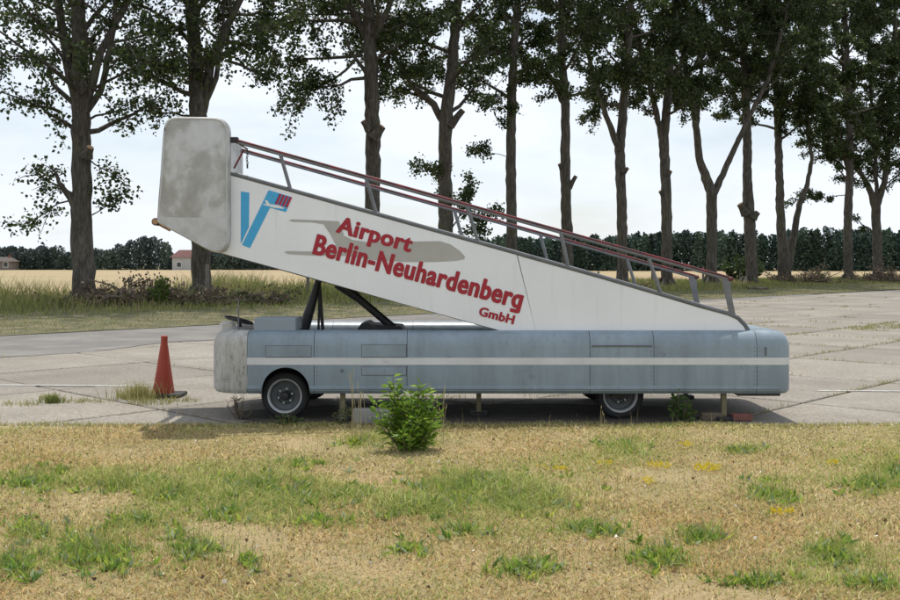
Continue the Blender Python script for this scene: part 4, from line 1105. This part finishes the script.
# lawn: short dry grass, denser near the camera side of the view
rg = np.random.default_rng(3)
N = 235000
y = 4.6 + (LAWN_Y - 4.6 + .02) * rg.random(N) ** 1.05
x = (rg.random(N) * 2 - 1) * (y * .52 + .5)
green = noise2(x, y, 1.6, 4) + .5 * noise2(x, y, 5, 9) - 0.42
patches = [(30, 490, 45, 12, 200), (60, 478, 30, 7, 60), (130, 490, 45, 9, 190), (175, 500, 35, 10, 130), (255, 492, 60, 13, 300), (300, 505, 35, 15, 160), (95, 565, 55, 28, 420), (15, 575, 20, 20, 170), (190, 560, 28, 20, 190),
           (230, 520, 40, 15, 130), (345, 500, 40, 12, 120), (470, 492, 75, 20, 560), (520, 508, 45, 14, 300), (430, 515, 50, 12, 240), (325, 530, 50, 15, 110), (460, 540, 25, 8, 60), (575, 540, 12, 6, 40),
           (605, 542, 15, 7, 50), (656, 570, 24, 11, 140), (700, 547, 28, 9, 110), (775, 503, 32, 14, 170), (832, 565, 26, 12, 150), (872, 492, 26, 10, 150), (895, 478, 12, 14, 110), (530, 580, 28, 12, 130),
           (250, 575, 20, 8, 50), (760, 595, 60, 7, 110), (880, 596, 25, 6, 60), (30, 540, 30, 12, 80), (140, 530, 45, 10, 100), (400, 560, 30, 12, 50), (745, 455, 22, 5, 60), (610, 450, 30, 6, 50), (355, 448, 25, 6, 60), (300, 470, 50, 10, 60)]
ppx = HX + x / y * F; ppy = HY + CAM_H * F / y; pf = 0 * x
for (a_, b_, c_, d_, e_) in patches: pf = pf + np.exp(-(((ppx - a_) / (c_ * 1.15)) ** 2 + ((ppy - b_) / (d_ * 1.15)) ** 2)) * min(1, e_ / (c_ * d_) * 2.2)
pf = np.clip(pf, 0, 1.2) * np.clip(.75 + .5 * noise2(x, y, 9, 3), .1, 1.3)
isg = rg.random(N) < np.clip(.30 + .40 * green + .75 * pf, .08, .93)
bare = noise2(x, y, 2.2, 21) > 1.05
keep = ~(bare & (rg.random(N) < .75)); x, y, isg, pf = x[keep], y[keep], isg[keep], pf[keep]; N = len(x)
Pb = np.stack([x, y, lawn_z(x, y) - .006], 1)
h = np.where(isg, rg.uniform(.022, .062, N), rg.uniform(.014, .048, N)) * (1 + .3 * noise2(x, y, 3, 2))
h = np.maximum(h, .010) * .85 * (1 + .9 * pf * isg)
orange = np.clip(noise2(x, y, 1.3, 14) * .5 + .5 + .35 * np.clip((8.5 - y) / 3, -1, 1), 0, 1)
straw = vary([(0.60, 0.51, 0.24), (0.52, 0.43, 0.18), (0.70, 0.61, 0.35), (0.20, 0.155, 0.07), (0.36, 0.30, 0.11)], rg, N, .35)
rust = vary([(0.60, 0.42, 0.17), (0.50, 0.32, 0.12), (0.66, 0.47, 0.21), (0.20, 0.13, 0.055), (0.44, 0.28, 0.11)], rg, N, .35)
dry = np.where((rg.random(N) < orange * .75)[:, None], rust, straw)
gr = vary([(0.32, 0.36, 0.09), (0.40, 0.42, 0.12), (0.20, 0.27, 0.055), (0.48, 0.46, 0.17)], rg, N, .25)
put_blades('lawn_grass', Pb, h, rg.uniform(.0035, .008, N) * (.7 + y / 14), 1.7, np.where(isg[:, None], gr, dry), label='short sunburnt grass covering the foreground lawn', cat='grass', seed=5)

# green broad-leaved weed patches and seed stalks
cx_, D_, C_, S_ = [], [], [], []
stalkP = []; bl = []
rw = np.random.default_rng(17)
for (px, py, rx, ry, n) in patches:
    n = int(n * 1.15)
    a = rw.uniform(0, 2 * np.pi, n); r = np.abs(rw.normal(0, .62, n))
    qx = px + rx * r * np.cos(a) * rw.uniform(.8, 1.2, n); qy = py + ry * r * np.sin(a) * rw.uniform(.8, 1.2, n)
    Yv = CAM_H * F / (qy - HY); Xv = (qx - HX) / F * Yv
    k = max(3, n // 4)
    for i in range(k):            # rosettes of lance-shaped leaves
        X_, Y_ = Xv[i], Yv[i]; m = rw.integers(6, 13); sz = rw.uniform(.035, .09)
        aa = rw.uniform(0, 2 * np.pi, m); el = rw.uniform(.25, 1.15, m)
        C_.append(np.stack([X_ + rw.normal(0, .015, m), Y_ + rw.normal(0, .015, m), np.full(m, lawn_z(X_, Y_))], 1))
        D_.append(np.stack([np.cos(aa) * np.cos(el), np.sin(aa) * np.cos(el), np.sin(el)], 1)); S_.append(np.full(m, sz))
    for i in range(n // 2):
        bl.append((Xv[i], Yv[i]))
    for i in range(n // 7): stalkP.append((Xv[i], Yv[i]))
C = np.concatenate(C_); D = np.concatenate(D_); s = np.concatenate(S_)
V, Fq = leaf_quads(C, s, rw, 0, .14, .05, D=D)
WC = [(0.20, 0.32, 0.045), (0.26, 0.38, 0.06), (0.12, 0.22, 0.045), (0.42, 0.48, 0.08), (0.30, 0.36, 0.22)]
o = fastmesh('lawn_weeds', V, Fq, M['bush'], np.repeat(vary(WC, rw, len(C), .3), 4, 0)); tag(o, 'green broad-leaved weeds scattered through the dry lawn', 'weeds', kind='stuff')
bl = np.array(bl); bl = np.concatenate([bl + rw.normal(0, .11, bl.shape) for _ in range(3)])
Pb = np.stack([bl[:, 0], bl[:, 1], lawn_z(bl[:, 0], bl[:, 1]) - .005], 1); n = len(Pb)
put_blades('green_grass', Pb, rw.uniform(.04, .12, n), rw.uniform(.003, .007, n), .6, vary([(0.25, 0.34, 0.06), (0.33, 0.40, 0.09), (0.44, 0.44, 0.16), (0.18, 0.27, 0.05)], rw, n, .25), label='longer green grass tufts in the lawn weed patches', cat='grass', seed=6)
st = np.array(stalkP + [((rw.random() * 2 - 1) * (yy * .48), yy) for yy in rw.uniform(5.6, 11.2, 800)]); n = len(st)
Pb = np.stack([st[:, 0], st[:, 1], lawn_z(st[:, 0], st[:, 1])], 1)
put_blades('seed_stalks', Pb, rw.uniform(.08, .30, n), np.full(n, .0038), .35, vary([(0.26, 0.22, 0.09), (0.20, 0.20, 0.07), (0.34, 0.27, 0.14)], rw, n, .2), label='thin seed stalks standing above the lawn', cat='grass', seed=7)
# yellow stonecrop flowers
fl = []
for (px, py, rx, ry, n) in ((658, 472, 12, 3, 60), (707, 475, 15, 4, 95), (782, 523, 13, 3, 55), (832, 470, 6, 2, 25), (685, 451, 7, 2, 30), (648, 489, 8, 3, 25), (605, 470, 8, 2, 20), (560, 478, 8, 2, 20), (555, 476, 20, 3, 15)):
    for k in range(n):
        a = rw.uniform(0, 6.28); r = math.sqrt(rw.random()); g_ = G(px + rx * r * math.cos(a), py + ry * r * math.sin(a))
        fl.append((g_.x, g_.y, float(lawn_z(g_.x, g_.y)) + rw.uniform(.025, .05)))
fl = np.array(fl); V, Fq = leaf_quads(np.repeat(fl, 3, 0), .015, rw, -1.0, .5, .1)
o = fastmesh('stonecrop_flowers', V, Fq, M['bush'], np.repeat(vary([(0.70, 0.56, 0.02), (0.62, 0.50, 0.03)], rw, len(fl) * 3, .15), 4, 0)); tag(o, 'small yellow flower mats in the lawn right of centre', 'flowers', kind='stuff')

# dead leaf litter and pale scraps
n = 1500; yl = rw.uniform(5.5, 11.3, n); xl = (rw.random(n) * 2 - 1) * yl * .5
V, Fq = leaf_quads(np.stack([xl, yl, lawn_z(xl, yl) + rw.uniform(.008, .03, n)], 1), rw.uniform(.012, .034, n), rw, 0, .38, .15)
o = fastmesh('lawn_litter', V, Fq, M['dead'], np.repeat(vary([(0.34, 0.26, 0.17), (0.18, 0.11, 0.06), (0.62, 0.58, 0.50), (0.10, 0.07, 0.045)], rw, n, .25), 4, 0)); tag(o, 'dead leaves and pale scraps strewn over the lawn', 'litter', kind='stuff')
# lawn edge fringe, joint grass, tuft by the cone
n = 5200; x = rg.uniform(-6.5, 6.5, n); y = LAWN_Y + rg.normal(-.04, .05, n) - .08 * noise2(x, 0 * x, 2.2, 44)
put_blades('edge_grass', np.stack([x, y, 0 * x + .004], 1), rg.uniform(.03, .085, n), rg.uniform(.004, .008, n), .6, vary([(0.36, 0.34, 0.13), (0.24, 0.26, 0.08), (0.46, 0.38, 0.18)], rg, n, .2), label='grass fringe where the lawn meets the concrete', cat='grass', seed=8)
jp = []; 
for k in range(60000):
    if rg.random() < .5: u = u_ref + SU * rg.integers(-12, 14) + rg.normal(0, .022); v = rg.uniform(0, 26)
    else: v = v_ref + SV * rg.integers(-4, 7) + rg.normal(0, .022); u = rg.uniform(-12, 60)
    q = UV(u, v)
    if q.y < 11.3 or abs(q.x) > q.y * .5: continue
    dens = float(noise2(np.array([q.x]), np.array([q.y]), 2.4, 31)[0]) + (.85 if q.x > 3 and q.y < 32 else -.5)
    if rg.random() < np.clip(dens * 1.3, 0, 1): jp.append((q.x + rg.normal(0, .02), q.y + rg.normal(0, .02)))
for (px, py, rx, ry, m) in ((50, 399, 10, 3, 260), (20, 405, 22, 2, 160), (85, 402, 30, 2, 260), (140, 397, 24, 4, 900), (150, 403, 22, 3, 350), (180, 401, 20, 2, 200), (885, 327, 22, 2.5, 500), (862, 329, 14, 1.5, 200), (590, 397, 70, 1.2, 60), (440, 398, 30, 1.5, 120)):
    for k in range(m):
        a = rg.uniform(0, 6.28); r = math.sqrt(rg.random()); g_ = G(px + rx * r * math.cos(a), py + ry * r * math.sin(a)); jp.append((g_.x, g_.y))
jp = np.array(jp); n = len(jp)
dist = jp[:, 1] / 14
put_blades('joint_grass', np.stack([jp[:, 0], jp[:, 1], 0 * jp[:, 0] - .02], 1), rg.uniform(.035, .12, n), rg.uniform(.004, .010, n) * np.maximum(1, dist), .8,
           vary([(0.25, 0.25, 0.07), (0.33, 0.29, 0.10), (0.17, 0.20, 0.05), (0.40, 0.34, 0.16)], rg, n, .2), label='tufts of grass growing in the joints of the concrete', cat='grass', seed=9)
tp = G(138, 398.5)
tb = thing('grass_tuft', tp, 'pale grass tuft at the left foot of the traffic cone', 'grass tuft')
a = rg.uniform(0, 6.28, 500); r = np.abs(rg.normal(0, .13, 500)); Pb = np.stack([tp.x + 1.6 * r * np.cos(a), tp.y + r * np.sin(a), 0 * a], 1)
V, Ft = blades(Pb, rg.uniform(.08, .30, 500), np.full(500, .008), .5, rg); tag(fastmesh('blades', V, Ft, M['grass'], np.repeat(vary([(0.36, 0.33, 0.13), (0.28, 0.28, 0.09), (0.44, 0.38, 0.18)], rg, 500, .2), 5, 0), tb), kind='stuff')
tp = G(51, 403)
tb = thing('grass_tuft', tp, 'small spiky green tuft on the concrete, far left of the cone', 'grass tuft')
a = rg.uniform(0, 6.28, 160); r = np.abs(rg.normal(0, .06, 160)); Pb = np.stack([tp.x + 1.4 * r * np.cos(a), tp.y + r * np.sin(a), 0 * a], 1)
V, Ft = blades(Pb, rg.uniform(.06, .18, 160), np.full(160, .012), .9, rg); tag(fastmesh('blades', V, Ft, M['grass'], np.repeat(vary([(0.15, 0.19, 0.05), (0.22, 0.23, 0.07)], rg, 160, .2), 5, 0), tb), kind='stuff')

# verge grass
n = 150000
u = -14 + 150 * rg.random(n) ** 1.5; v = 26.1 + 22.9 * rg.random(n)
q = np.stack([0.6845 * u - 0.7290 * v, 0.7290 * u + 0.6845 * v], 1)
ok = (np.abs(q[:, 0]) < q[:, 1] * .5 + 3); u, v, q = u[ok], v[ok], q[ok]; n = len(u)
tall = np.clip((v - 31) / 8, 0, 1) * (0.75 + .45 * noise2(q[:, 0], q[:, 1], .5, 6)); tall = np.clip(tall, .05, 1.2)
tall *= np.clip(1.35 - q[:, 0] / 50, .45, 1.5)
h = (.06 + (.62 + .28 * np.clip((v - 40) / 4, 0, 1) * np.clip(.7 - q[:, 0] / 15, 0, 1)) * tall) * rg.uniform(.5, 1.15, n)
mixv = np.clip(noise2(q[:, 0], q[:, 1], .9, 12) * .5 + .35 + .5 * np.clip((32 - v) / 5, 0, 1), 0, 1)
gcol = vary([(0.19, 0.22, 0.06), (0.25, 0.27, 0.075), (0.13, 0.165, 0.045), (0.32, 0.32, 0.11)], rg, n, .25)
bcol = vary([(0.30, 0.25, 0.12), (0.38, 0.31, 0.17), (0.20, 0.16, 0.08)], rg, n, .25)
gcol = np.where((rg.random(n) < mixv * .6)[:, None], bcol, gcol)
put_blades('verge_grass', np.stack([q[:, 0], q[:, 1], verge_z(q[:, 0], q[:, 1]) - .02], 1), h, rg.uniform(.012, .03, n) * (q[:, 1] / 38), .55, gcol, label='tall wild grass on the verge under the poplars', cat='grass', seed=10)
# standing crop along the near rim of the field
n = 60000
u = -30 + 230 * rg.random(n) ** 1.3; v = 47.2 + 16 * rg.random(n) ** 2
q = np.stack([0.6845 * u - 0.7290 * v, 0.7290 * u + 0.6845 * v], 1)
ok = (np.abs(q[:, 0]) < q[:, 1] * .5 + 3); u, v, q = u[ok], v[ok], q[ok]; n = len(u)
hz = field_z(q[:, 0], q[:, 1])
put_blades('standing_crop', np.stack([q[:, 0], q[:, 1], hz - .3], 1), rg.uniform(.28, .42, n), rg.uniform(.02, .05, n) * (q[:, 1] / 70), .3, vary([(0.44, 0.33, 0.18), (0.40, 0.31, 0.15), (0.50, 0.38, 0.22)], rg, n, .2), label='ripening crop stalks along the near rim of the field', cat='crop', seed=13)

for (px, py, hh, n, lab) in ((358, 440, .78, 9, 'tall pale grass stalks rising left of the bush'), (441, 446, .62, 6, 'tall grass stalks at the right side of the bush'), (172, 428, .30, 3, 'single seed stalks by the shadow corner left of the truck'), (597, 429, .30, 3, 'dry stalk before the rear wheel')):
    tp = G(px, py); tb = thing('grass_stalks', tp, lab, 'grass stalks')
    b = MB(); b2 = MB()
    for k in range(n):
        q = tp + Vector((rnd.uniform(-.09, .09), rnd.uniform(-.05, .05), 0)); h_ = hh * rnd.uniform(.6, 1.05); ln = rnd.uniform(-.16, .10)
        m_ = q + Vector((ln * .3 * h_, 0, h_ * .55)); e_ = q + Vector((ln * h_, 0, h_))
        b.tube([q, m_, e_], [.0028, .0022, .0014], 4, cap=False); b2.tube([m_.lerp(e_, .66), m_.lerp(e_, .8), e_], [.002, .0055, .001], 5)
    tag(b.build('stalks', M['straw'], tb), kind='stuff'); tag(b2.build('seed_heads', M['straw'], tb), kind='stuff')
